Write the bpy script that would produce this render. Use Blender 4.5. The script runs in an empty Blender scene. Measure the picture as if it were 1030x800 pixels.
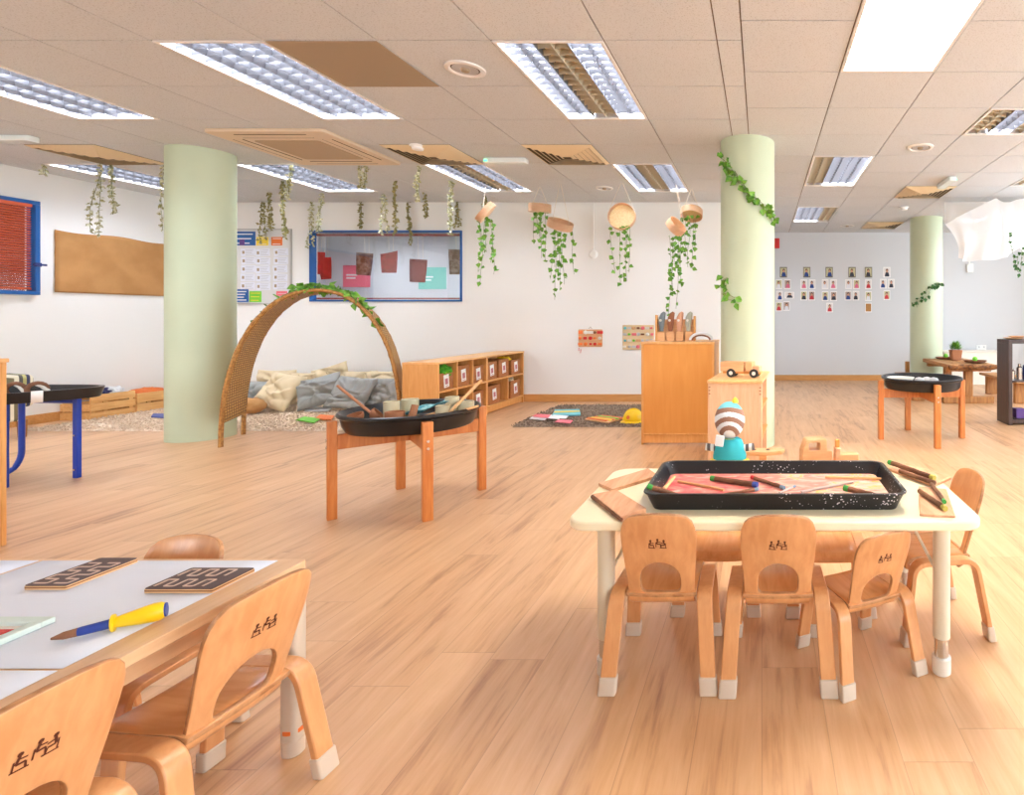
import bpy, bmesh, math, random
from mathutils import Vector, Matrix, Euler, noise
R = math.radians; PI = math.pi
sc = bpy.context.scene
COL = sc.collection
FPX, CX, CY, CAMH = 545.0, 766.0, 321.0, 1.114
CEIL = 2.684
def X(px, d): return (px-CX)*d/FPX
def Z(py, d): return CAMH-(py-CY)*d/FPX
def fl(px, py):
    d = CAMH*FPX/(py-CY); return (X(px, d), d)

# ------------------------------------------------------------ materials
def lin(c):
    def f(v):
        v /= 255.0
        return v/12.92 if v <= .04045 else ((v+.055)/1.055)**2.4
    return (f(c[0]), f(c[1]), f(c[2]), 1.0)
MATS = {}
def mat(name, rgb, rough=.5, metal=0, emit=None, es=0, bump=0, bscale=60, var=None, vscale=8, alpha=1, trans=0, spec=.5):
    if name in MATS: return MATS[name]
    m = bpy.data.materials.new(name); m.use_nodes = True
    nt = m.node_tree; b = nt.nodes['Principled BSDF']
    b.inputs['Base Color'].default_value = lin(rgb)
    b.inputs['Roughness'].default_value = rough
    b.inputs['Metallic'].default_value = metal
    b.inputs['Specular IOR Level'].default_value = spec
    if emit: b.inputs['Emission Color'].default_value = lin(emit); b.inputs['Emission Strength'].default_value = es
    if trans: b.inputs['Transmission Weight'].default_value = trans
    if alpha < 1: b.inputs['Alpha'].default_value = alpha
    if bump or var:
        tc = nt.nodes.new('ShaderNodeTexCoord')
        n = nt.nodes.new('ShaderNodeTexNoise'); n.inputs['Scale'].default_value = bscale; n.inputs['Detail'].default_value = 4
        nt.links.new(tc.outputs['Object'], n.inputs['Vector'])
        if bump:
            bp = nt.nodes.new('ShaderNodeBump'); bp.inputs['Strength'].default_value = bump; bp.inputs['Distance'].default_value = .01
            nt.links.new(n.outputs['Fac'], bp.inputs['Height']); nt.links.new(bp.outputs['Normal'], b.inputs['Normal'])
        if var:
            n2 = nt.nodes.new('ShaderNodeTexNoise'); n2.inputs['Scale'].default_value = vscale; n2.inputs['Detail'].default_value = 3
            nt.links.new(tc.outputs['Object'], n2.inputs['Vector'])
            cr = nt.nodes.new('ShaderNodeValToRGB')
            cr.color_ramp.elements[0].position = .38; cr.color_ramp.elements[1].position = .62
            cr.color_ramp.elements[0].color = lin(rgb); cr.color_ramp.elements[1].color = lin(var)
            nt.links.new(n2.outputs['Fac'], cr.inputs['Fac']); nt.links.new(cr.outputs['Color'], b.inputs['Base Color'])
    MATS[name] = m
    return m
def wood(name, a, b2, axis='Z', rough=.4, scale=5.0, stretch=9.0, spec=.5):
    if name in MATS: return MATS[name]
    m = bpy.data.materials.new(name); m.use_nodes = True
    nt = m.node_tree; b = nt.nodes['Principled BSDF']; b.inputs['Roughness'].default_value = rough
    b.inputs['Specular IOR Level'].default_value = spec
    tc = nt.nodes.new('ShaderNodeTexCoord'); mp = nt.nodes.new('ShaderNodeMapping')
    s = [stretch]*3; s['XYZ'.index(axis)] = 1.0
    mp.inputs['Scale'].default_value = s
    n = nt.nodes.new('ShaderNodeTexNoise'); n.inputs['Scale'].default_value = scale; n.inputs['Detail'].default_value = 5
    n.inputs['Distortion'].default_value = .6
    cr = nt.nodes.new('ShaderNodeValToRGB'); cr.color_ramp.elements[0].position = .3; cr.color_ramp.elements[1].position = .72
    cr.color_ramp.elements[0].color = lin(a); cr.color_ramp.elements[1].color = lin(b2)
    nt.links.new(tc.outputs['Object'], mp.inputs['Vector']); nt.links.new(mp.outputs['Vector'], n.inputs['Vector'])
    nt.links.new(n.outputs['Fac'], cr.inputs['Fac']); nt.links.new(cr.outputs['Color'], b.inputs['Base Color'])
    MATS[name] = m
    return m
def M(n): return MATS[n]

# ------------------------------------------------------------ mesh builder
class MB:
    def __init__(s): s.v = []; s.f = []; s.m = []; s.mi = 0; s.T = Matrix()
    def add(s, vs, fs):
        o = len(s.v); s.v += [tuple(s.T @ Vector(p)) for p in vs]
        for f in fs: s.f.append([i+o for i in f]); s.m.append(s.mi)
        return s
    def box(s, x0, x1, y0, y1, z0, z1, rz=0, piv=None, mtx=None):
        vs = [(x, y, z) for x in (x0, x1) for y in (y0, y1) for z in (z0, z1)]
        if rz:
            c = Vector(piv) if piv else Vector(((x0+x1)/2, (y0+y1)/2, 0)); r = Matrix.Rotation(rz, 3, 'Z')
            vs = [r @ (Vector(p)-c)+c for p in vs]
        if mtx: vs = [mtx @ Vector(p) for p in vs]
        return s.add(vs, [(0, 1, 3, 2), (4, 6, 7, 5), (0, 4, 5, 1), (2, 3, 7, 6), (0, 2, 6, 4), (1, 5, 7, 3)])
    def quad(s, a, b, c, d): return s.add([a, b, c, d], [(0, 1, 2, 3)])
    def tube(s, pts, r, n=10, cap=True):
        pts = [Vector(p) for p in pts]; rs = r if isinstance(r, (list, tuple)) else [r]*len(pts)
        vs = []; fs = []; prev = None
        for i, p in enumerate(pts):
            t = (pts[min(i+1, len(pts)-1)]-pts[max(i-1, 0)])
            if t.length < 1e-9: t = Vector((0, 0, 1))
            t.normalize()
            if prev is None:
                a = Vector((0, 0, 1)) if abs(t.z) < .9 else Vector((1, 0, 0))
                u = t.cross(a).normalized()
            else: u = (prev-t*prev.dot(t)).normalized()
            prev = u; w = t.cross(u)
            for k in range(n):
                a = 2*PI*k/n; vs.append(p+(u*math.cos(a)+w*math.sin(a))*rs[i])
        for i in range(len(pts)-1):
            for k in range(n):
                fs.append((i*n+k, i*n+(k+1) % n, (i+1)*n+(k+1) % n, (i+1)*n+k))
        if cap: fs.append(tuple(range(n-1, -1, -1))); fs.append(tuple((len(pts)-1)*n+k for k in range(n)))
        return s.add(vs, fs)
    def sweep(s, pts, wax, w, t):
        """flat strip: width w along wax, thickness t"""
        pts = [Vector(p) for p in pts]; vs = []; fs = []
        for i, p in enumerate(pts):
            tg = (pts[min(i+1, len(pts)-1)]-pts[max(i-1, 0)]).normalized()
            wv = Vector(wax); wv = (wv-tg*wv.dot(tg)).normalized(); nv = tg.cross(wv)
            ww = w[i] if isinstance(w, (list, tuple)) else w
            for a, b in ((-1, -1), (1, -1), (1, 1), (-1, 1)): vs.append(p+wv*a*ww/2+nv*b*t/2)
        for i in range(len(pts)-1):
            for k in range(4): fs.append((i*4+k, i*4+(k+1) % 4, (i+1)*4+(k+1) % 4, (i+1)*4+k))
        fs.append((3, 2, 1, 0)); o = (len(pts)-1)*4; fs.append((o, o+1, o+2, o+3))
        return s.add(vs, fs)
    def lathe(s, prof, n=32, c=(0, 0, 0), capb=True, capt=True, sx=1, sy=1):
        vs = []; fs = []
        for r, z in prof:
            for k in range(n):
                a = 2*PI*k/n; vs.append((c[0]+r*math.cos(a)*sx, c[1]+r*math.sin(a)*sy, c[2]+z))
        for i in range(len(prof)-1):
            for k in range(n): fs.append((i*n+k, i*n+(k+1) % n, (i+1)*n+(k+1) % n, (i+1)*n+k))
        if capb: fs.append(tuple(range(n-1, -1, -1)))
        if capt: fs.append(tuple((len(prof)-1)*n+k for k in range(n)))
        return s.add(vs, fs)
    def prism(s, outl, z0, z1, top=None):
        n = len(outl); vs = [(x, y, z0) for x, y in outl]+[(x, y, z1) for x, y in (top or outl)]
        fs = [tuple(range(n-1, -1, -1)), tuple(range(n, 2*n))]+[(i, (i+1) % n, n+(i+1) % n, n+i) for i in range(n)]
        return s.add(vs, fs)
    def build(s, name, mats, parent=None, bevel=0, smooth=35, solid=0, rimmat=None, seg=2, sub=0):
        me = bpy.data.meshes.new(name); me.from_pydata([tuple(p) for p in s.v], [], s.f)
        if not isinstance(mats, (list, tuple)): mats = [mats]
        for m in mats: me.materials.append(m)
        for p, i in zip(me.polygons, s.m): p.material_index = min(i, len(mats)-1)
        bm = bmesh.new(); bm.from_mesh(me)
        if not solid: bmesh.ops.recalc_face_normals(bm, faces=bm.faces[:])
        bm.to_mesh(me); bm.free()
        if smooth:
            me.polygons.foreach_set('use_smooth', [True]*len(me.polygons)); me.set_sharp_from_angle(angle=R(smooth))
        me.update()
        o = bpy.data.objects.new(name, me); COL.objects.link(o)
        if parent: o.parent = parent
        if solid:
            md = o.modifiers.new('solid', 'SOLIDIFY'); md.thickness = solid; md.offset = 0
            if rimmat is not None: md.material_offset_rim = rimmat
        if bevel:
            md = o.modifiers.new('bevel', 'BEVEL'); md.width = bevel; md.segments = seg; md.limit_method = 'ANGLE'; md.angle_limit = R(35)
            md.harden_normals = False
        if sub:
            md = o.modifiers.new('sub', 'SUBSURF'); md.levels = sub; md.render_levels = sub
        return o
def tag(o, label=None, cat=None, group=None, kind=None):
    if label: o['label'] = label
    if cat: o['category'] = cat
    if group: o['group'] = group
    if kind: o['kind'] = kind
    return o
def empty(name, loc, label, cat, rz=0, group=None):
    o = bpy.data.objects.new(name, None); COL.objects.link(o); o.location = loc; o.rotation_euler = (0, 0, rz)
    o.empty_display_size = .1
    return tag(o, label, cat, group)
def struct(o): o['kind'] = 'structure'; return o
def copy_tree(o, parent=None):
    c = o.copy(); COL.objects.link(c)
    if parent: c.parent = parent; c.matrix_parent_inverse = o.matrix_parent_inverse
    for ch in [k for k in bpy.data.objects if k.parent == o]: copy_tree(ch, c)
    return c
def dup(o, loc, rz=0, label=None, group=None, scale=None):
    c = copy_tree(o); c.location = loc; c.rotation_euler = (0, 0, rz)
    if label: c['label'] = label
    if group: c['group'] = group
    if scale: c.scale = scale
    return c
def arc(cx, cy, r, a0, a1, n=6): return [(cx+r*math.cos(R(a0+(a1-a0)*i/n)), cy+r*math.sin(R(a0+(a1-a0)*i/n))) for i in range(n+1)]
def rrect(x0, x1, y0, y1, r, n=5):
    return arc(x1-r, y0+r, r, -90, 0, n)+arc(x1-r, y1-r, r, 0, 90, n)+arc(x0+r, y1-r, r, 90, 180, n)+arc(x0+r, y0+r, r, 180, 270, n)
def fillet(pts, r, n=5):
    pts = [Vector(p) for p in pts]; out = [pts[0]]
    for i in range(1, len(pts)-1):
        a = (pts[i-1]-pts[i]).normalized(); b = (pts[i+1]-pts[i]).normalized()
        p0 = pts[i]+a*r; p1 = pts[i]+b*r
        for k in range(n+1):
            t = k/n; out.append(p0*(1-t)**2+pts[i]*2*t*(1-t)+p1*t*t)
    out.append(pts[-1]); return out

# ------------------------------------------------------------ palette
wood('birch', (222, 163, 110), (207, 144, 91), 'Z', .28)
wood('birch_flat', (222, 163, 110), (207, 144, 91), 'Y', .16)
wood('birch_edge', (206, 152, 104), (160, 108, 66), 'Z', .45, 40, 1)
wood('table_birch', (228, 190, 148), (214, 170, 126), 'Y', .35)
wood('pine_orange', (214, 134, 66), (190, 104, 40), 'Z', .4)
wood('beech', (228, 168, 100), (214, 150, 80), 'Z', .4)
wood('beech_flat', (236, 184, 124), (222, 164, 100), 'Y', .4)
wood('beech_orange', (220, 152, 76), (212, 140, 64), 'Z', .4, 2)
wood('crate_pine', (240, 196, 130), (222, 166, 96), 'Y', .5)
wood('skirting', (214, 160, 96), (196, 138, 76), 'X', .4)
wood('rustic', (196, 142, 82), (146, 96, 50), 'Y', .6)
wood('rustic_x', (192, 136, 76), (144, 94, 48), 'Z', .6)
wood('wenge', (74, 52, 44), (52, 36, 32), 'Z', .4)
wood('plank_pale', (232, 180, 140), (206, 146, 106), 'Y', .55)
wood('toywood', (226, 176, 126), (206, 150, 100), 'X', .45)
mat('bark', (146, 98, 68), .8, bump=.6, bscale=90, var=(108, 68, 44))
mat('cream_top', (246, 233, 198), .35)
mat('cream_metal', (214, 204, 180), .3)
mat('cap', (205, 188, 168), .45)
mat('cap_white', (222, 214, 200), .4)
mat('chrome', (210, 208, 205), .2, 1)
mat('black_plastic', (30, 28, 30), .3)
mat('black_tray', (20, 19, 21), .28)
mat('column_green', (194, 206, 176), .5, var=(190, 202, 172), vscale=2)
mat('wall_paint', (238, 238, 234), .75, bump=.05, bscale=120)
mat('wall_daylight_tint', (206, 208, 210), .75)  # same wall paint with the cool daylight cast put into its colour
mat('blue_frame', (28, 92, 160), .35)
mat('blue_leg', (20, 64, 176), .3)
mat('white', (238, 238, 235), .5)
mat('paper', (222, 226, 236), .7)
mat('offwhite', (226, 220, 208), .6)
mat('grey_light', (190, 190, 192), .5)
mat('dark', (35, 30, 28), .6)
mat('logo', (92, 40, 20), .6)
mat('ivy', (72, 132, 30), .55, var=(126, 176, 56), vscale=30)
mat('ivy_dark', (36, 84, 34), .6, var=(64, 116, 50), vscale=30)
mat('stem', (110, 120, 70), .7)
mat('silver_leaf', (226, 226, 200), .4, var=(150, 146, 84), vscale=40)
mat('cord', (224, 214, 196), .8)
mat('hessian', (196, 146, 92), .95, bump=.5, bscale=220, var=(184, 134, 80), vscale=4)
mat('red_paper', (178, 40, 34), .8, var=(150, 40, 26), vscale=20)
mat('brown_paper', (150, 122, 108), .8, var=(110, 72, 48), vscale=16)
mat('beige_cloth', (220, 202, 166), .95)
mat('grey_cloth', (158, 160, 156), .95)
mat('yellow', (250, 208, 20), .35)
mat('yellow2', (244, 214, 60), .5)
mat('blue', (38, 66, 150), .4)
mat('navy', (40, 50, 110), .4)
mat('red', (214, 40, 34), .5)
mat('green', (70, 168, 60), .5)
mat('lime', (120, 205, 60), .5)
mat('orange', (232, 120, 48), .5)
mat('teal', (44, 170, 182), .8)
mat('teal_light', (110, 190, 200), .8)
mat('pink', (236, 120, 130), .7)
mat('purple', (90, 60, 130), .6)
mat('toy_brown', (150, 112, 92), .9)
mat('toy_white', (226, 230, 232), .9)
mat('skin', (206, 150, 120), .7)
mat('hair', (48, 34, 30), .8)
mat('bamboo', (206, 194, 160), .5, var=(192, 174, 136), vscale=12)
mat('clay', (170, 110, 72), .7)
mat('vent', (226, 204, 164), .5)
mat('vent_dark', (96, 78, 54), .8)
mat('panel_tan', (162, 142, 116), .8)
mat('cassette', (216, 196, 168), .55)
mat('cassette_grille', (176, 152, 120), .7)
mat('bin', (176, 112, 60), .7, var=(160, 98, 50), vscale=30, bump=.4, bscale=120)
mat('gray_sheet', (150, 146, 140), .8)
mat('cloth_white', (244, 242, 240), .85)
# willow weave
def weave():
    m = mat('willow', (176, 124, 58), .6); nt = m.node_tree; b = nt.nodes['Principled BSDF']
    at = nt.nodes.new('ShaderNodeAttribute'); at.attribute_name = 'wv'
    sp = nt.nodes.new('ShaderNodeSeparateXYZ'); nt.links.new(at.outputs['Vector'], sp.inputs[0])
    w1 = nt.nodes.new('ShaderNodeTexWave'); w1.bands_direction = 'X'; w1.inputs['Scale'].default_value = 16; w1.inputs['Distortion'].default_value = 1.2
    w2 = nt.nodes.new('ShaderNodeTexWave'); w2.bands_direction = 'Y'; w2.inputs['Scale'].default_value = 9; w2.inputs['Distortion'].default_value = .8
    for w in (w1, w2): nt.links.new(at.outputs['Vector'], w.inputs['Vector'])
    mx = nt.nodes.new('ShaderNodeMath'); mx.operation = 'MULTIPLY'; nt.links.new(w1.outputs['Fac'], mx.inputs[0]); nt.links.new(w2.outputs['Fac'], mx.inputs[1])
    cr = nt.nodes.new('ShaderNodeValToRGB'); cr.color_ramp.elements[0].color = lin((140, 92, 36)); cr.color_ramp.elements[1].color = lin((224, 180, 106)); cr.color_ramp.elements[1].position = .6
    nt.links.new(mx.outputs[0], cr.inputs['Fac']); nt.links.new(cr.outputs['Color'], b.inputs['Base Color'])
    bp = nt.nodes.new('ShaderNodeBump'); bp.inputs['Strength'].default_value = .8; bp.inputs['Distance'].default_value = .01
    nt.links.new(mx.outputs[0], bp.inputs['Height']); nt.links.new(bp.outputs['Normal'], b.inputs['Normal'])
weave()
def math_node(nt, op, a, b=None):
    n = nt.nodes.new('ShaderNodeMath'); n.operation = op
    for i, v in enumerate((a, b)):
        if v is None: continue
        if isinstance(v, (int, float)): n.inputs[i].default_value = v
        else: nt.links.new(v, n.inputs[i])
    return n.outputs[0]
def floor_mat():
    m = bpy.data.materials.new('floor_planks'); m.use_nodes = True; nt = m.node_tree; b = nt.nodes['Principled BSDF']
    tc = nt.nodes.new('ShaderNodeTexCoord'); sp = nt.nodes.new('ShaderNodeSeparateXYZ'); nt.links.new(tc.outputs['Object'], sp.inputs[0])
    row = math_node(nt, 'FLOOR', math_node(nt, 'DIVIDE', sp.outputs['X'], .178))
    wn = nt.nodes.new('ShaderNodeTexWhiteNoise'); wn.noise_dimensions = '1D'; nt.links.new(row, wn.inputs['W'])
    yy = math_node(nt, 'ADD', math_node(nt, 'DIVIDE', sp.outputs['Y'], 1.22), wn.outputs['Value'])
    col = math_node(nt, 'FLOOR', yy)
    cv = nt.nodes.new('ShaderNodeCombineXYZ'); nt.links.new(row, cv.inputs[0]); nt.links.new(col, cv.inputs[1])
    wn2 = nt.nodes.new('ShaderNodeTexWhiteNoise'); wn2.noise_dimensions = '2D'; nt.links.new(cv.outputs[0], wn2.inputs['Vector'])
    # grain
    mp = nt.nodes.new('ShaderNodeMapping'); mp.inputs['Scale'].default_value = (9, .9, 1)
    ad = nt.nodes.new('ShaderNodeVectorMath'); ad.operation = 'ADD'; sc2 = nt.nodes.new('ShaderNodeVectorMath'); sc2.operation = 'SCALE'; sc2.inputs['Scale'].default_value = 13.7
    nt.links.new(wn2.outputs['Color'], sc2.inputs[0]); nt.links.new(tc.outputs['Object'], mp.inputs['Vector'])
    nt.links.new(mp.outputs['Vector'], ad.inputs[0]); nt.links.new(sc2.outputs[0], ad.inputs[1])
    n = nt.nodes.new('ShaderNodeTexNoise'); n.inputs['Scale'].default_value = 2.2; n.inputs['Detail'].default_value = 7; n.inputs['Roughness'].default_value = .62; n.inputs['Distortion'].default_value = .5
    nt.links.new(ad.outputs[0], n.inputs['Vector'])
    mp2 = nt.nodes.new('ShaderNodeMapping'); mp2.inputs['Scale'].default_value = (70, 3, 1); nt.links.new(tc.outputs['Object'], mp2.inputs['Vector'])
    n2 = nt.nodes.new('ShaderNodeTexNoise'); n2.inputs['Scale'].default_value = 1.5; n2.inputs['Detail'].default_value = 4; nt.links.new(mp2.outputs[0], n2.inputs['Vector'])
    s = math_node(nt, 'ADD', math_node(nt, 'MULTIPLY', n.outputs['Fac'], .75), math_node(nt, 'ADD', math_node(nt, 'MULTIPLY', wn2.outputs['Value'], .14), math_node(nt, 'MULTIPLY', n2.outputs['Fac'], .2)))
    cr = nt.nodes.new('ShaderNodeValToRGB'); e = cr.color_ramp.elements
    e[0].position = .32; e[0].color = lin((160, 112, 74)); e[1].position = .80; e[1].color = lin((222, 182, 140))
    k = e.new(.5); k.color = lin((204, 158, 113))
    nt.links.new(s, cr.inputs['Fac'])
    # joints
    fx = math_node(nt, 'FRACT', math_node(nt, 'DIVIDE', sp.outputs['X'], .178)); fy = math_node(nt, 'FRACT', yy)
    jx = math_node(nt, 'LESS_THAN', fx, .012); jy = math_node(nt, 'LESS_THAN', fy, .0022)
    j = math_node(nt, 'MAXIMUM', jx, jy)
    mix = nt.nodes.new('ShaderNodeMixRGB'); nt.links.new(math_node(nt, 'MULTIPLY', j, .35), mix.inputs['Fac']); nt.links.new(cr.outputs['Color'], mix.inputs[1]); mix.inputs[2].default_value = lin((120, 80, 50))
    nt.links.new(mix.outputs[0], b.inputs['Base Color'])
    b.inputs['Roughness'].default_value = .40; b.inputs['Specular IOR Level'].default_value = .8
    return m
def tile_mat():
    m = mat('ceiling_tile', (222, 205, 184), .9); nt = m.node_tree; b = nt.nodes['Principled BSDF']
    tc = nt.nodes.new('ShaderNodeTexCoord'); n = nt.nodes.new('ShaderNodeTexNoise'); n.inputs['Scale'].default_value = 140; n.inputs['Detail'].default_value = 3
    nt.links.new(tc.outputs['Object'], n.inputs['Vector'])
    cr = nt.nodes.new('ShaderNodeValToRGB'); e = cr.color_ramp.elements; e[0].position = .3; e[1].position = .45
    e[0].color = lin((174, 174, 172)); e[1].color = lin((205, 208, 210))
    nt.links.new(n.outputs['Fac'], cr.inputs['Fac']); nt.links.new(cr.outputs[0], b.inputs['Base Color'])
    return m
def stripes(name, cols, axis, freq, rough=.8):
    m = bpy.data.materials.new(name); m.use_nodes = True; nt = m.node_tree; b = nt.nodes['Principled BSDF']; b.inputs['Roughness'].default_value = rough
    tc = nt.nodes.new('ShaderNodeTexCoord'); sp = nt.nodes.new('ShaderNodeSeparateXYZ'); nt.links.new(tc.outputs['Object'], sp.inputs[0])
    fr = math_node(nt, 'FRACT', math_node(nt, 'MULTIPLY', sp.outputs[axis], freq))
    cr = nt.nodes.new('ShaderNodeValToRGB'); cr.color_ramp.interpolation = 'CONSTANT'; e = cr.color_ramp.elements
    e[0].position = 0; e[0].color = lin(cols[0]); e[1].position = 1/len(cols); e[1].color = lin(cols[1])
    for i in range(2, len(cols)): k = e.new(i/len(cols)); k.color = lin(cols[i])
    nt.links.new(fr, cr.inputs['Fac']); nt.links.new(cr.outputs[0], b.inputs['Base Color'])
    MATS[name] = m; return m
stripes('striped_fabric', [(220, 214, 190), (86, 84, 76), (176, 170, 110), (60, 66, 96), (230, 224, 200), (120, 110, 80)], 'Y', 7)
stripes('toy_sleeve', [(220, 224, 224), (90, 84, 84)], 'X', 28)
stripes('weave_ply', [(232, 190, 140), (150, 100, 60), (228, 184, 132)], 'Z', 90)
mat('shag_beige', (232, 214, 192), 1, var=(208, 184, 158), vscale=40)
mat('shag_brown', (172, 152, 132), 1, var=(132, 112, 94), vscale=45)
mat('glass', (255, 255, 255), .02)
_g = M('glass'); _nt = _g.node_tree; _nt.nodes.clear()
_o = _nt.nodes.new('ShaderNodeOutputMaterial'); _mx = _nt.nodes.new('ShaderNodeMixShader'); _t = _nt.nodes.new('ShaderNodeBsdfTransparent'); _gl = _nt.nodes.new('ShaderNodeBsdfGlossy')
_gl.inputs['Roughness'].default_value = .03; _mx.inputs[0].default_value = .08
_nt.links.new(_t.outputs[0], _mx.inputs[1]); _nt.links.new(_gl.outputs[0], _mx.inputs[2]); _nt.links.new(_mx.outputs[0], _o.inputs['Surface'])
mat('tube_on', (255, 255, 255), .4, emit=(236, 242, 255), es=8.5)
mat('tube_bright', (255, 255, 255), .4, emit=(255, 246, 232), es=22)
mat('louvre', (112, 113, 118), .32, .3); mat('louvre_lit_tone', (225, 220, 210), .4); mat('louvre_room_light', (186, 176, 152), .35, .2); mat('room_reflection', (244, 220, 170), .5)
mat('reflector', (225, 228, 234), .3, .6)
mat('frame_white', (226, 222, 216), .5)
mat('led', (60, 220, 120), .5, emit=(60, 230, 130), es=2)
mat('lens_clear', (225, 232, 228), .2)

# ------------------------------------------------------------ room shell
XL, XR, YF, YB, YR = -7.7, 5.7, -3.2, 7.31, 9.83
XS = -.14   # where the back wall steps back behind the middle column
b = MB(); b.add([(XL-.1, YF-.1, 0), (XR+.1, YF-.1, 0), (XR+.1, YR+.1, 0), (XL-.1, YR+.1, 0)], [(0, 1, 2, 3)])
b.box(XL-.1, XR+.1, YF-.1, YR+.1, -.12, -.02)
struct(b.build('floor', floor_mat(), smooth=0))
def holes_wall(name, fixed, axis, lo, hi, holes, z1=CEIL+.12, th=.12, m='wall_paint', outward=1):
    """wall in plane axis=fixed, spanning lo..hi, holes (a0,a1,z0,z1) in order"""
    b = MB(); f0, f1 = sorted((fixed, fixed+outward*th))
    def bx(a0, a1, q0, q1):
        if a1-a0 < 1e-4 or q1-q0 < 1e-4: return
        if axis == 'y': b.box(a0, a1, f0, f1, q0, q1)
        else: b.box(f0, f1, a0, a1, q0, q1)
    c = lo
    for a0, a1, q0, q1 in holes:
        bx(c, a0, 0, z1); bx(a0, a1, 0, q0); bx(a0, a1, q1, z1); c = a1
    bx(c, hi, 0, z1)
    return struct(b.build(name, M(m), smooth=0))
# interior window in the back wall
WX0, WX1, WZ0, WZ1 = X(312, YB), X(465, YB), Z(303.5, YB), Z(232, YB)
holes_wall('wall_back', YB, 'y', XL-.12, XS, [(WX0, WX1, WZ0, WZ1)])
LWY0, LWY1 = 4.0, 5.75
LWZ0, LWZ1 = Z(297, 5.75), Z(203, 5.75)
holes_wall('wall_left', XL, 'x', YF, YB, [(LWY0, LWY1, LWZ0, LWZ1)], outward=-1)
b = MB(); b.box(XS-.12, XS, YB+.12, YR, 0, CEIL+.12); struct(b.build('wall_return', M('wall_daylight_tint'), smooth=0))
holes_wall('wall_back_right', YR, 'y', XS-.12, XR+.12, [], m='wall_daylight_tint')
RWIN = [(-2.4, -.2), (.3, 2.5), (3.0, 5.2), (5.7, 7.9)]
holes_wall('wall_right', XR, 'x', YF, YR, [(a, c, .85, 2.45) for a, c in RWIN])
ADDED_FWIN = [(-6.9, -4.5), (1.8, 4.2)]  # unseen windows, added to let in frontal daylight
holes_wall('wall_front', YF, 'y', XL-.12, XR+.12, [(a, c, .85, 2.35) for a, c in ADDED_FWIN], outward=-1)
wn = 0
def window_frame(axis, fixed, a0, a1, z0, z1, m, w=.05, dep=.07, off=0, mull=None, name=None):
    global wn; wn += 1
    b = MB(); f0, f1 = fixed+off-dep/2, fixed+off+dep/2
    def bx(p0, p1, q0, q1, bb):
        if axis == 'y': bb.box(p0, p1, f0, f1, q0, q1)
        else: bb.box(f0, f1, p0, p1, q0, q1)
    bx(a0, a1, z0, z0+w, b); bx(a0, a1, z1-w, z1, b); bx(a0, a0+w, z0+w, z1-w, b); bx(a1-w, a1, z0+w, z1-w, b)
    if mull: bx((a0+a1)/2-w/2, (a0+a1)/2+w/2, z0+w, z1-w, b)
    o = struct(b.build('window_%d' % wn, M(m), bevel=.004))
    g = MB()
    if axis == 'y': g.box(a0+w, a1-w, fixed+off-.003, fixed+off+.003, z0+w, z1-w)
    else: g.box(fixed+off-.003, fixed+off+.003, a0+w, a1-w, z0+w, z1-w)
    g.build('window_pane', M('glass'), o, smooth=0)
    return o
w1 = window_frame('y', YB, WX0, WX1, WZ0, WZ1, 'blue_frame', .024, .1, .03)
b = MB(); b.box(WX0+.035, WX1-.035, YB+.06, YB+.10, WZ1-.062, WZ1-.035); b.box(WX0+.035, WX1-.035, YB+.06, YB+.1, WZ0+.035, WZ0+.055)
tag(b.build('window_bead', mat('bead_red', (150, 60, 50), .5), w1), 'red brown inner strip of the frame')
w2 = window_frame('x', XL, LWY0, LWY1, LWZ0, LWZ1, 'blue_frame', .04, .1, .0)
b = MB(); b.box(XL+.04, XL+.07, LWY1-.045, LWY1-.005, LWZ0+.3, LWZ0+.34); b.box(XL+.06, XL+.08, LWY1-.07, LWY1+.03, LWZ0+.31, LWZ0+.33)
b.build('window_latch', M('navy'), w2)
for a, c in RWIN: window_frame('x', XR, a, c, .85, 2.45, 'white', .05, .08, .04, 1)
for a, c in ADDED_FWIN: window_frame('y', YF, a, c, .85, 2.35, 'white', .05, .08, -.04, 1)
# blind and dark room behind the left window
b = MB(); b.box(XL-.9, XL-.12, LWY0-.3, LWY0-.28, 0, CEIL); b.box(XL-.9, XL-.12, LWY1+.28, LWY1+.3, 0, CEIL); b.box(XL-.92, XL-.9, LWY0-.3, LWY1+.3, 0, CEIL); b.box(XL-.92, XL-.12, LWY0-.3, LWY1+.3, CEIL-.3, CEIL-.28)
struct(b.build('wall_side_room', mat('maroon', (120, 50, 40), .8), smooth=0))
t = empty('window_blind', (XL+.03, (LWY0+LWY1)/2, LWZ0), 'red brown slatted blind lowered in the blue framed window on the left wall', 'blind')
mat('slat', (206, 96, 60), .5)
b = MB(); hh = LWZ1-LWZ0-.14; n = 34
for i in range(n):
    z = .07+hh*i/(n-1); L = (LWY1-LWY0)/2-.065
    b.add([(.009, -L, z+.008), (.009, L, z+.008), (-.009, L, z-.006), (-.009, -L, z-.006)], [(0, 1, 2, 3)])
b.build('slats', M('slat'), t, smooth=0, solid=.001)
b = MB(); b.box(-.018, .018, -L, L, hh+.07, hh+.1); b.build('head_rail', M('slat'), t)
b = MB(); b.box(-.012, .012, -L, L, .055, .065); b.build('bottom_rail', M('slat'), t)
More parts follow.
